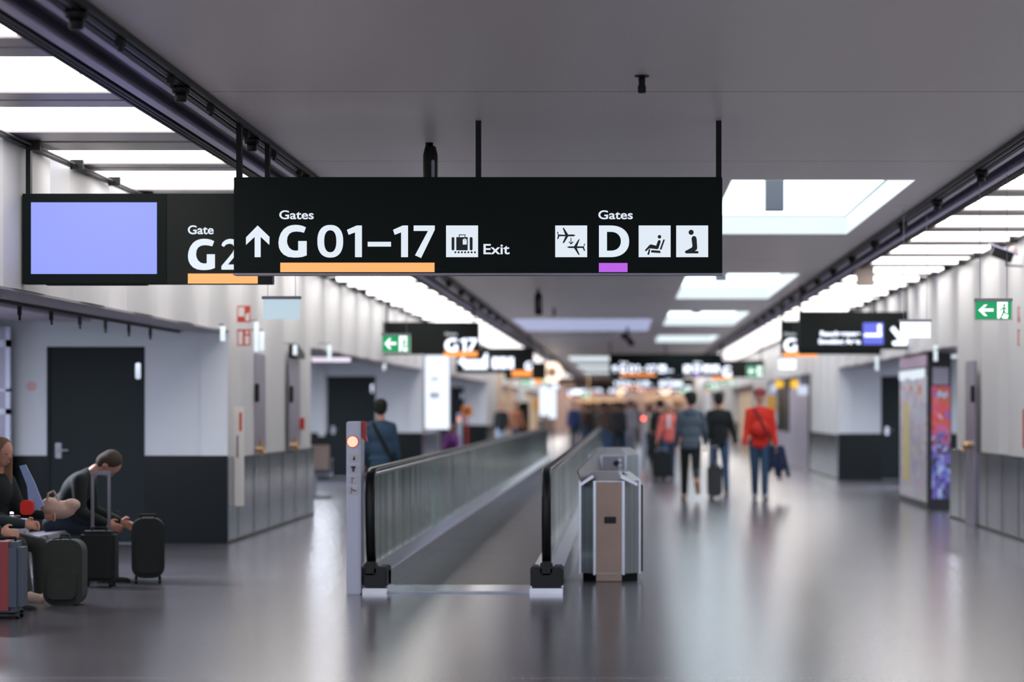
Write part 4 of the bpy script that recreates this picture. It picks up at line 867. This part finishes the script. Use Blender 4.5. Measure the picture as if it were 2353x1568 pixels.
def suitcase(loc, w, d, h, rotz, label, m, handle=.0, lean=0.0, stripe=None, soft=False, hs=.11):
    t = thing('suitcase', label, 'suitcase', (0, 0, 0))
    b = MB()
    if soft: b.prism(rr(-w/2, w/2, .045, h, .10, 6), -d/2, d/2, 'y'); b.build('shell', m, t); MB().prism(rr(-w*.38, w*.38, .09, h*.7, .06, 5), -d/2-.03, -d/2, 'y').build('front_pocket', m, t)
    else: b.box(-w/2, w/2, -d/2, d/2, .045, h, min(w, d)*.16); b.build('shell', m, t)
    for sx in (-1, 1):
        for sy in (-1, 1): MB().cone((sx*(w/2-.04)-.012, sy*(d/2-.04), .025), (sx*(w/2-.04)+.012, sy*(d/2-.04), .025), .025, seg=14).build('wheel', M_RUBBER, t)
    g = MB(); g.tube([(-.06, 0, h-.005), (-.06, 0, h+.025), (.06, 0, h+.025), (.06, 0, h-.005)], .009); g.build('carry_handle', M_RUBBER, t)
    if handle:
        g = MB(); 
        for sx in (-1, 1): g.box(sx*hs-.012, sx*hs+.012, d/2-.05, d/2-.03, h-.02, h+handle, .003)
        g.box(-hs-.02, hs+.02, d/2-.06, d/2-.02, h+handle-.01, h+handle+.025, .008); g.build('trolley_handle', M_GREY, t)
    if stripe: MB().box(-w*.11, w*.13, -d/2-.006, d/2+.006, .06, h+.004, .004).build('coloured_band', stripe, t)
    t.location = loc; t.rotation_euler = (lean, 0, rotz); return t
M_BLK = mat('black_fabric_case', (14, 22, 24), .7); M_BLK2 = mat('black_hard_case', (20, 28, 32), .3)
suitcase((X(228, 272.), Y(272.), 0), .30, .2, .47, 0, 'black suitcase with raised grey handle in front of the bent man', M_BLK, handle=.48, hs=.07)
suitcase((X(340, 266.), Y(266.), 0), .28, .28, .56, .2, 'rounded black suitcase standing rightmost beside the seated people', M_BLK, soft=True)
suitcase((X(16, 320.), Y(320.), 0), .26, .3, .55, .1, 'slate blue suitcase with a red band at the left picture edge', mat('slate_case', (64, 78, 96), .5), stripe=mat('dull_red_band', (142, 48, 54), .5))
suitcase((X(1642, 138.), Y(138.), 0), .25, .22, .56, 0, 'dark hard suitcase rolling behind the man in the black jacket', M_BLK2, handle=.3, hs=.05)
suitcase((X(1521, 108.), Y(108.)-.1, .0), .42, .24, .58, .0, 'black cabin suitcase held by the woman in the pink coat', M_BLK, handle=0.06)

# ---------------------------------------------------------------- people
SK3 = mat('skin_in_crowd', (128, 92, 78), .6)
SK1 = mat('skin_light', (206, 152, 130), .5, var=.04); SK2 = mat('skin_tan', (188, 134, 112), .5, var=.04)
def cloth(n, c): return mat('cloth_'+n, c, .85, var=.14, scale=14)
def fuse(mb, vox, sm=4):
    me = bpy.data.meshes.new('f'); mb.bm.to_mesh(me); mb.bm.free(); o = bpy.data.objects.new('tmp', me); COL.objects.link(o)
    r = o.modifiers.new('r', 'REMESH'); r.mode = 'VOXEL'; r.voxel_size = vox; r.use_smooth_shade = True
    s_ = o.modifiers.new('s', 'SMOOTH'); s_.iterations = sm; s_.factor = .5
    out = baked(o); bpy.data.objects.remove(o); return out
def limb(mb, a, b, r0, r1, seg=14):
    mb.cone(a, b, r0, r1, seg); mb.ell(a, (r0, r0, r0), seg); mb.ell(b, (r1, r1, r1), seg)
def ovoid(mb, c, r, R=None, seg=18):
    q = bmesh.ops.create_uvsphere(mb.bm, u_segments=seg, v_segments=12, radius=1); R = R or Matrix.Identity(3)
    for v in q['verts']: v.co = Vector(c)+R @ Vector((v.co.x*r[0], v.co.y*r[1], v.co.z*r[2]))
def person(label, loc, H, yaw, skin, top, bottom, shoe, hair, legs, arms, lean=2, head=0, hair_len=0, hood=False, cap=None, belly=0, female=False, vox=.011, coat=0, strap=None, inner=None, group=None, head_yaw=0, sit=None, sideburn=True):
    k = H/1.75; r = math.radians; t = thing('person', label, 'person', (0, 0, 0), group)
    L, Lh = r(lean), r(lean+head); d = Vector((0, -math.sin(L), math.cos(L))); RL = Matrix.Rotation(L, 3, 'X')
    pz = .95*k if sit is None else sit
    P = Vector((0, 0, pz)); neck = P+d*.52*k; hd = Vector((0, -math.sin(Lh), math.cos(Lh))); RH = Matrix.Rotation(Lh, 3, 'X') @ Matrix.Rotation(r(head_yaw), 3, 'Z')
    hc = neck+hd*.165*k+Vector((0, -.012, 0)); sw = (.145 if female else .165)*k
    J = {}
    for sx, nm in ((-1, 'r'), (1, 'l')):
        a, kn, ab = legs[nm]; hip = P+Vector((sx*.088*k, 0, -.04*k))
        th = Vector((sx*math.sin(r(ab)), -math.sin(r(a)), -math.cos(r(a))*math.cos(r(ab)))); knee = hip+th*.43*k
        sa = r(a-kn); sv = Vector((sx*math.sin(r(ab))*.6, -math.sin(sa), -math.cos(sa))); ank = knee+sv*.41*k
        fp = sa if kn > 30 and a < 40 else 0.0; fd = Vector((sx*.12, -math.cos(fp), math.sin(fp)))
        J['leg'+nm] = (hip, knee, ank, ank+fd*.17*k+Vector((0, 0, -.045*k)))
        a, el, ab = arms[nm]; sh_ = P+d*.435*k+Vector((sx*sw, 0, 0))
        uv = Vector((sx*math.sin(r(ab)), -math.sin(r(a)), -math.cos(r(a))*math.cos(r(ab)))).normalized(); elb = sh_+uv*.28*k
        fa = r(a+el); fv = Vector((sx*math.sin(r(ab))*(.3 if el > 20 else .9), -math.sin(fa), -math.cos(fa))).normalized(); wr = elb+fv*.25*k
        J['arm'+nm] = (sh_, elb, wr, fv)
    fine = vox < .02
    b = MB()                                             # the body: one continuous figure
    ovoid(b, P+d*.34*k, (.15*k, .095*k, .19*k), RL); ovoid(b, P+d*.10*k, (.135*k, .09*k, .17*k), RL); ovoid(b, P, (.145*k, .10*k, .11*k)); 
    limb(b, P+d*.45*k, neck+hd*.06*k, .055*k, .050*k); limb(b, P+d*.43*k+Vector((-sw, 0, 0)), P+d*.43*k+Vector((sw, 0, 0)), .048*k, .048*k)
    ovoid(b, hc+RH @ Vector((0, .008, .02))*k, (.080*k, .098*k, .104*k), RH); ovoid(b, hc+RH @ Vector((0, -.022, -.045))*k, (.052*k, .060*k, .068*k), RH)
    ovoid(b, hc+RH @ Vector((0, -.088, -.012))*k, (.013*k, .018*k, .024*k), RH, 10)
    for sx in (-1, 1): ovoid(b, hc+RH @ Vector((sx*.078, .005, -.008))*k, (.010*k, .018*k, .030*k), RH, 10)
    for nm, sx in (('r', -1), ('l', 1)):
        hip, knee, ank, toe = J['leg'+nm]; limb(b, hip, knee, .072*k, .048*k); limb(b, knee+(ank-knee)*.25, ank, .050*k, .032*k); limb(b, knee, knee+(ank-knee)*.3, .046*k, .050*k)
        limb(b, ank+Vector((0, .02, -.04))*k, toe, .033*k, .026*k)
        sh_, elb, wr, fv = J['arm'+nm]; limb(b, sh_, elb, .045*k, .035*k); limb(b, elb, wr, .037*k, .024*k)
        Q = fv.to_track_quat('Z', 'Y').to_matrix(); pc = wr+fv*.05*k
        sd = Vector((1, 0, 0))-fv*fv.x; sd.normalize(); fwd = fv.cross(sd).normalized()
        if fwd.y > 0: fwd = -fwd
        # palm faces the thigh: knuckle row runs front to back
        wdir = fwd; inn = -sd*sx
        M3 = Matrix((inn, wdir, fv)).transposed(); ovoid(b, pc, (.016*k, .040*k, .052*k), M3, 12)
        if fine:
            for q, ln in ((-.030, .058), (-.010, .072), (.011, .078), (.030, .070)):
                b0 = wr+fv*.088*k+wdir*(-q)*k; m1 = b0+(fv*.9+inn*.25).normalized()*ln*.5*k; m2 = m1+(fv*.6+inn*.8).normalized()*ln*.5*k
                limb(b, b0, m1, .0095*k, .009*k, 8); limb(b, m1, m2, .009*k, .0078*k, 8)
            tb = wr+fv*.03*k+wdir*.032*k; tm = tb+(fv*.6+wdir*.7+inn*.3).normalized()*.036*k; limb(b, tb, tm, .0115*k, .0105*k, 8); limb(b, tm, tm+(fv*.9+inn*.4).normalized()*.03*k, .0105*k, .009*k, 8)
    parts = [('__body', fuse(b, vox if vox > .02 else .0085, 3), skin)]
    c = MB(); e = .016*k                                 # top
    ovoid(c, P+d*.33*k, (.178*k+e, .112*k+e, .185*k), RL); ovoid(c, P+d*.14*k, (.158*k+e, .108*k+e+belly*.3, .20*k), RL)
    if belly: ovoid(c, P+d*.16*k+Vector((0, -.06-belly*.5, 0)), (.15*k, .10*k+belly, .15*k), RL)
    hz = P-d*.06*k
    if coat: [ovoid(c, P-d*q_*k, (.178*k, .13*k, .10*k)) for q_ in (-.08, .0, .09)]
    elif sit is None and 1: [ovoid(c, P-d*q_*k, (.166*k+e*.5, .125*k+e*.5, .09*k)) for q_ in (0, .07)]; ovoid(c, P+d*.1*k, (.165*k, .118*k, .12*k), RL)
    [limb(c, P+d*.47*k, P+d*.435*k+Vector((q_*sw, 0, 0)), .070*k, .066*k) for q_ in (-1, 1)]; limb(c, P+d*.44*k, neck-d*.02*k, .085*k, .058*k)
    if hood: ovoid(c, P+d*.47*k+Vector((0, .075*k, .0)), (.11*k, .06*k, .085*k), RL)
    for nm in 'rl':
        sh_, elb, wr, fv = J['arm'+nm]; limb(c, sh_, elb, .068*k, .058*k); limb(c, elb, wr-fv*.015*k, .056*k, .042*k)
    parts.append(('jacket' if coat or not belly else 'sweater', fuse(c, max(vox, .012), 6), top))
    g = MB(); ovoid(g, P-Vector((0, 0, .03*k)), (.150*k, .110*k, .10*k)); 
    for nm in 'rl':
        hip, knee, ank, toe = J['leg'+nm]; limb(g, hip, knee, .094*k, .068*k); limb(g, knee, ank-(ank-knee)*.04, .067*k, .054*k)
    parts.append(('trousers', fuse(g, max(vox, .012), 5), bottom))
    h = MB(); ovoid(h, hc+RH @ Vector((0, .026, .038))*k, (.092*k, .100*k, .098*k), RH)
    if not cap or True:
        ovoid(h, hc+RH @ Vector((0, .045, -.005))*k, (.086*k, .074*k, .092*k), RH)
    if hair_len: limb(h, hc+Vector((-.04, .05, 0)), hc+Vector((-.045, .06, -hair_len)), .062*k, .038*k); limb(h, hc+Vector((.04, .05, 0)), hc+Vector((.045, .06, -hair_len)), .062*k, .038*k); limb(h, hc+Vector((-.075, -.01, .02)), hc+Vector((-.085, -.0, -hair_len*.8)), .026, .022); limb(h, hc+Vector((.075, -.01, .02)), hc+Vector((.085, -.0, -hair_len*.8)), .026, .022)
    parts.append(('hair', fuse(h, max(vox, .012), 4), hair))
    if cap:
        h = MB(); ovoid(h, hc+RH @ Vector((0, .010, .062))*k, (.100*k, .115*k, .080*k), RH); ovoid(h, hc+RH @ Vector((0, -.10, .045))*k, (.066*k, .075*k, .012*k), RH); parts.append(('cap', fuse(h, .01, 3), cap))
    for nm in 'rl':
        hip, knee, ank, toe = J['leg'+nm]; h = MB(); limb(h, ank+Vector((0, .025, -.035))*k, toe, .052*k, .042*k)
        if fine: limb(h, ank, ank+Vector((0, .01, -.02))*k, .045*k, .046*k)
        parts.append(('shoe', fuse(h, max(vox, .011), 3), shoe))
    if fine:
        for sx in (-1, 1):
            h = MB(); ovoid(h, hc+RH @ Vector((sx*.030, -.074, .012))*k, (.010*k, .008*k, .006*k), RH, 10); me = bpy.data.meshes.new('eye'); h.bm.to_mesh(me); h.bm.free(); parts.append(('eye', me, M_INK))
        h = MB(); ovoid(h, hc+RH @ Vector((0, -.082, -.058))*k, (.022*k, .008*k, .006*k), RH, 10); me = bpy.data.meshes.new('mouth'); h.bm.to_mesh(me); h.bm.free(); parts.append(('mouth', me, mat('lip_red', (160, 82, 76), .5)))
    if inner:
        h = MB(); ovoid(h, P+d*.30*k+Vector((0, -.045, 0)), (.075*k, .09*k, .20*k), RL); parts.append(('shirt', fuse(h, .012, 3), inner))
    if strap:
        a, bb, off, sm_ = strap                          # from shoulder a side to opposite hip, off = front(-1)/back(1)
        h = MB(); n = 16; prev = None; w = .022
        for q in range(n+1):
            f_ = q/n; x = a*(1-f_)*.10+bb*f_*.165; zt = .50*(1-f_)+.0*f_
            bul = math.sin(f_*math.pi)**.5*.02
            yy = off*(.075+.055*math.sin(min(1, f_*2.2)*math.pi/2)+bul+(.05+belly if off < 0 and belly else 0)*min(1, f_*1.7))
            pt = P+d*zt*k+Vector((x*k, yy*k, 0))
            if prev is not None:
                dv = (pt-prev).normalized(); sdv = Vector((dv.z, 0, -dv.x)).normalized()*w
                vs = [h.bm.verts.new(p) for p in (prev-sdv, prev+sdv, pt+sdv, pt-sdv)]; vs2 = [h.bm.verts.new(v.co+Vector((0, off*.008, 0))) for v in vs]
                h.bm.faces.new(vs); h.bm.faces.new(vs2[::-1])
                for i in range(4): h.bm.faces.new((vs[i], vs2[i], vs2[(i+1) % 4], vs[(i+1) % 4]))
            prev = pt
        me = bpy.data.meshes.new('strap'); h.bm.to_mesh(me); h.bm.free(); parts.append(('bag_strap', me, sm_))
    zmin = min(v.co.z for nm, me, _ in parts if nm == 'shoe' for v in me.vertices)
    dz = -zmin if sit is None else 0
    body = None
    for nm, me, m in parts:
        me.transform(Matrix.Translation((0, 0, dz))); o = bpy.data.objects.new('body' if nm == '__body' else nm, me); COL.objects.link(o); o.parent = t
        me.materials.clear(); me.materials.append(m)
        for p in me.polygons: p.use_smooth = True
    t.location = loc; t.rotation_euler.z = math.radians(yaw); ORG[t.name] = Vector(loc)
    J['dz'] = dz
    def world_pt(v):
        v = Vector(v)+Vector((0, 0, dz)); return Matrix.Rotation(math.radians(yaw), 3, 'Z') @ v+Vector(loc)
    return t, {n_: [world_pt(q) for q in J[n_][:3]] for n_ in ('armr', 'arml', 'legr', 'legl')}
JEANS = cloth('jeans', (46, 74, 104)); BLKC = cloth('black', (14, 22, 24)); DARKP = cloth('dark_trousers', (22, 30, 36))
HB, HD, HBL = cloth('black_hair', (26, 26, 26)), cloth('dark_brown_hair', (58, 46, 38)), cloth('blond_hair', (196, 170, 140))
# man in red sweater (faces the camera)
t, J = person('person in red sweater, jeans and dark red cap walking towards the camera', (X(1746, 140.), Y(140.), 0), 1.82, 0, SK1, cloth('red_knit', (206, 44, 30)), JEANS, cloth('grey_shoe', (150, 146, 150)), cloth('grey_hair', (180, 170, 165)),
       {'l': (10, 4, -1.5), 'r': (-6, 8, -1.5)}, {'l': (4, 12, 9), 'r': (6, 12, 9)}, lean=1, cap=cloth('maroon_cap', (128, 52, 58)), belly=.06, strap=(-1, 1, -1, cloth('strap_maroon', (110, 30, 34))))
w_ = J['arml'][2]
q = MB()
for k in range(9):
    a = k/8; limb(q, (w_.x-.07+.17*a, w_.y+.0+.03*math.sin(k*2.1), w_.z-.05), (w_.x-.09+.30*a, w_.y+.03*math.cos(k*1.7), w_.z-.42+.10*math.sin(k*1.3)), .045, .036, 10)
me = fuse(q, .014, 4); o = link('folded_jacket', me, cloth('navy', (30, 44, 74)), None, True); tag(o, 'navy jacket hanging from the hand of the man in the red sweater', 'jacket')
q = MB(); q.prism([(w_.x+.03, w_.z-.34), (w_.x+.10, w_.z-.34), (w_.x+.13, w_.z-.60), (w_.x+.02, w_.z-.60)], w_.y+.05, w_.y+.10, 'y'); q.tube([(w_.x+.04, w_.y+.07, w_.z-.34), (w_.x+.05, w_.y+.06, w_.z-.08), (w_.x+.09, w_.y+.07, w_.z-.34)], .005)
tag(q.build('paper_bag', cloth('pinkish_white', (220, 196, 206))), 'small pinkish white bag dangling under the navy jacket', 'bag')
# grey hoodie man, seen from behind
person('person in grey hoodie and dark cap walking away, one heel raised', (X(1587, 140.), Y(140.), 0), 1.77, 180, SK2, cloth('grey_hoodie', (76, 88, 102)), BLKC, cloth('tan_shoe', (176, 140, 116)), HB,
       {'r': (-8, 62, 0), 'l': (12, 4, 1)}, {'r': (10, 26, 13), 'l': (8, 14, 8)}, lean=4, hood=True, cap=cloth('black_cap', (20, 28, 32)), head_yaw=30)
# black jacket man, seen from behind, pulling a case
person('person in black jacket and jeans walking away with a suitcase', (X(1652, 128.), Y(128.), 0), 1.78, 180, SK2, BLKC, JEANS, cloth('dark_shoe', (40, 36, 36)), HB,
       {'r': (-8, 6, 3), 'l': (14, 4, 3)}, {'r': (8, 6, 17), 'l': (-14, 8, 8)}, lean=2, coat=.10)
# woman in pink coat (faces the camera)
person('person in salmon pink coat and white top, blond hair, facing the camera', (X(1537, 108.), Y(108.)+.35, 0), 1.66, 0, SK1, cloth('salmon_coat', (214, 104, 98)), JEANS, cloth('dark_shoe', (40, 36, 36)), HBL,
       {'r': (10, 4, 0), 'l': (-8, 8, 0)}, {'r': (14, 8, 12), 'l': (4, 12, 12)}, lean=2, hair_len=.16, female=True, inner=cloth('white_shirt', (222, 220, 224)))
# blue jacket, seen from behind, beyond the pillar
person('person in blue jacket with crossbody strap, standing behind the left balustrade', (X(875, 188.), Y(188.), 0), 1.60, 180, SK1, cloth('blue_jacket', (48, 74, 98)), BLKC, BLKC, HD if False else HB,
       {'r': (2, 2, 2), 'l': (-2, 2, 2)}, {'r': (6, 14, 10), 'l': (6, 14, 10)}, lean=2, female=True, strap=(1, -1, 1, BLKC))
# seated people at left
person('person bent forward over a phone in black jacket, seated on the bench', (-4.97, 21.15, 0), 1.74, 88, SK2, BLKC, cloth('dark_jeans', (28, 42, 56)), BLKC, HD,
       {'r': (84, 74, 6), 'l': (80, 90, 8)}, {'r': (2, 66, 6), 'l': (6, 62, 4)}, lean=36, head=32, sit=.53)
person('person with long light brown hair in dark top, seated at the left picture edge', (-5.02, 19.15, 0), 1.64, 62, SK1, BLKC, cloth('olive_trousers', (52, 56, 54)), cloth('beige_shoe', (196, 172, 160)), cloth('light_brown_hair', (122, 96, 76)),
       {'r': (84, 70, 4), 'l': (82, 84, 6)}, {'r': (18, 60, 8), 'l': (22, 62, 8)}, lean=9, head=6, hair_len=.30, female=True, sit=.52)
person('person in dark clothes partly cut off by the left picture edge', (-4.98, 17.95, 0), 1.66, 80, SK1, cloth('dark_teal_top', (26, 44, 52)), BLKC, BLKC, HD,
       {'r': (84, 80, 4), 'l': (82, 84, 6)}, {'r': (18, 60, 8), 'l': (22, 62, 8)}, lean=20, head=4, hair_len=.2, female=True, sit=.52)
# things with them
y = Y(290.); t = thing('beige_bag', 'soft beige bag on the knees of the long haired person', 'bag', (X(134, 290.), y, .62))
q = MB(); ovoid(q, (X(134, 290.), y, .70), (.14, .09, .075)); ovoid(q, (X(115, 290.), y, .73), (.08, .07, .07)); ovoid(q, (X(165, 290.), y, .74), (.07, .07, .05)); link('bag_body', fuse(q, .014, 4), cloth('beige_bag', (190, 160, 148)), t, True)
q = MB(); q.tube([(X(112, 290.), y-.06, .77), (X(116, 290.), y-.07, .83), (X(128, 290.), y-.07, .85), (X(140, 290.), y-.06, .77)], .008); q.build('bag_handle', cloth('beige_bag', (190, 160, 148)), t)
y = Y(305.); q = MB(); q.prism([(X(44, 305.), 1.07), (X(58, 305.), 1.08), (X(78, 305.), .95), (X(100, 305.), .77), (X(78, 305.), .73), (X(66, 305.), .77), (X(62, 305.), .92)], y, y+.025, 'y')
tag(q.build('denim_scarf', cloth('light_denim', (128, 146, 190))), 'light blue scarf hanging over the dark top at left', 'scarf')
q = MB(); q.prism(rr(X(50, 306.), X(79, 306.), Z(1183, 306.), Z(1150, 306.), .03), Y(306.)-.05, Y(306.), 'y'); tag(q.build('red_pouch', cloth('bright_red', (196, 40, 30))), 'small bright red pouch below the light blue scarf', 'pouch')
y = Y(300.); cx = X(150, 300.); t = thing('backpack', 'dark grey backpack on the floor between the suitcases at left', 'backpack', (cx, y, 0)); MG = cloth('dark_grey_green', (50, 56, 54))
MB().prism(rr(cx-.15, cx+.15, 0, .50, .09, 6), y-.09, y+.09, 'y').build('main_bag', MG, t); MB().prism(rr(cx-.11, cx+.11, .05, .28, .05, 6), y-.14, y-.09, 'y').build('front_pocket', MG, t)
q = MB(); q.tube([(cx-.04, y, .495), (cx-.03, y, .535), (cx+.03, y, .535), (cx+.04, y, .495)], .009); q.build('carry_loop', MG, t)
q = MB(); q.box(X(268, 262.)-.05, X(268, 262.)+.04, 21.05, 21.12, .60, .61, .003); tag(q.build('phone', M_INK), 'small dark phone in the hand of the bent man', 'phone')
# purple clad seated person by the advertising box
person('person in purple seated below the tall advertising box', (X(1038, 100.), Y(100.), 0), 1.6, 0, SK2, cloth('purple', (116, 62, 130)), BLKC, BLKC, HB, {'r': (84, 84, 4), 'l': (84, 84, 4)}, {'r': (18, 60, 8), 'l': (22, 62, 8)}, lean=20, female=True, sit=.5, vox=.03)
# the distant crowd
protos = []
for i, (tp, bt, hr) in enumerate(((cloth('crowd_black', (18, 22, 24)), BLKC, HB), (cloth('crowd_charcoal', (40, 42, 46)), DARKP, HD), (cloth('crowd_brown', (66, 52, 46)), JEANS, HD))):
    s = (62., 58., 66.)[i]
    t, _ = person('dark-clothed standing person in the blurred distant crowd beyond the walkway', (X((1432, 1400, 1452)[i], s), Y(s), 0), (1.78, 1.72, 1.68)[i], (0, 180, 30)[i], SK3, tp, bt, BLKC, hr, {'r': (12, 6, 2), 'l': (-12, 8, 2)}, {'r': (-10, 8, 9), 'l': (12, 10, 9)}, vox=.03, group='distant crowd'); protos.append(t)
rc = random.Random(11); taken = [(X(a_, b_), Y(b_)) for a_, b_ in ((1432, 62), (1400, 58), (1452, 66), (1318, 62), (1420, 70), (1456, 76), (1503, 82), (1488, 88))]
for k in range(64):
    s = rc.uniform(40, 80) if k % 3 else rc.uniform(50, 64); px = rc.choice([rc.uniform(1385, 1462), rc.uniform(1340, 1420), rc.uniform(1375, 1455), rc.uniform(1492, 1525)])
    if FPX/s < 66 and -2.4 < X(px, s) < -.3: s = rc.uniform(45, 78); px = rc.uniform(1425, 1462)
    if any((X(px, s)-a_)**2+(Y(s)-b_)**2 < .45 for a_, b_ in taken): continue
    taken.append((X(px, s), Y(s)))
    dup(protos[k % 3], (X(px, s), Y(s), 0), rotz=rc.uniform(0, 6.28))
person('distant person in blue top left of the crowd', (X(1318, 62.), Y(62.), 0), 1.75, 20, SK1, cloth('mid_blue', (52, 80, 136)), JEANS, BLKC, HB, {'r': (8, 6, 2), 'l': (-8, 8, 2)}, {'r': (-6, 8, 9), 'l': (10, 10, 9)}, vox=.03)
person('distant person in dark red top amid the crowd', (X(1420, 66.), Y(66.), 0), 1.7, 0, SK1, cloth('dark_red', (150, 34, 34)), BLKC, BLKC, HB, {'r': (8, 6, 2), 'l': (-8, 8, 2)}, {'r': (-6, 8, 9), 'l': (10, 10, 9)}, vox=.03)
person('distant person in pale grey clothes near the red signal light', (X(1449, 70.), Y(70.), 0), 1.78, 180, SK1, cloth('pale_grey', (150, 150, 164)), cloth('pale_grey', (150, 150, 164)), BLKC, HD, {'r': (8, 6, 2), 'l': (-8, 8, 2)}, {'r': (-6, 8, 9), 'l': (10, 10, 9)}, vox=.03)
person('distant person in cream top just left of the pink coat', (X(1503, 82.), Y(82.), 0), 1.65, 0, SK1, cloth('cream', (208, 196, 180)), BLKC, BLKC, HB, {'r': (8, 6, 2), 'l': (-8, 8, 2)}, {'r': (-6, 8, 9), 'l': (10, 10, 9)}, vox=.03)
person('distant person in rust top by the black counter at left', (X(1186, 72.), Y(72.), 0), 1.75, 40, SK1, cloth('rust', (166, 110, 84)), JEANS, BLKC, HD, {'r': (8, 6, 2), 'l': (-8, 8, 2)}, {'r': (-6, 8, 9), 'l': (10, 10, 9)}, vox=.03)
person('distant person in black by the tan column at left', (X(1152, 74.), Y(74.), 0), 1.7, 0, SK1, BLKC, cloth('pale_jeans', (150, 170, 190)), BLKC, HB, {'r': (8, 6, 2), 'l': (-8, 8, 2)}, {'r': (-6, 8, 9), 'l': (10, 10, 9)}, vox=.03)
person('distant person in black walking right of the crowd', (X(1510, 90.), Y(98.), 0), 1.72, 180, SK1, BLKC, BLKC, BLKC, HB, {'r': (8, 6, 2), 'l': (-8, 8, 2)}, {'r': (-6, 8, 9), 'l': (10, 10, 9)}, vox=.03)
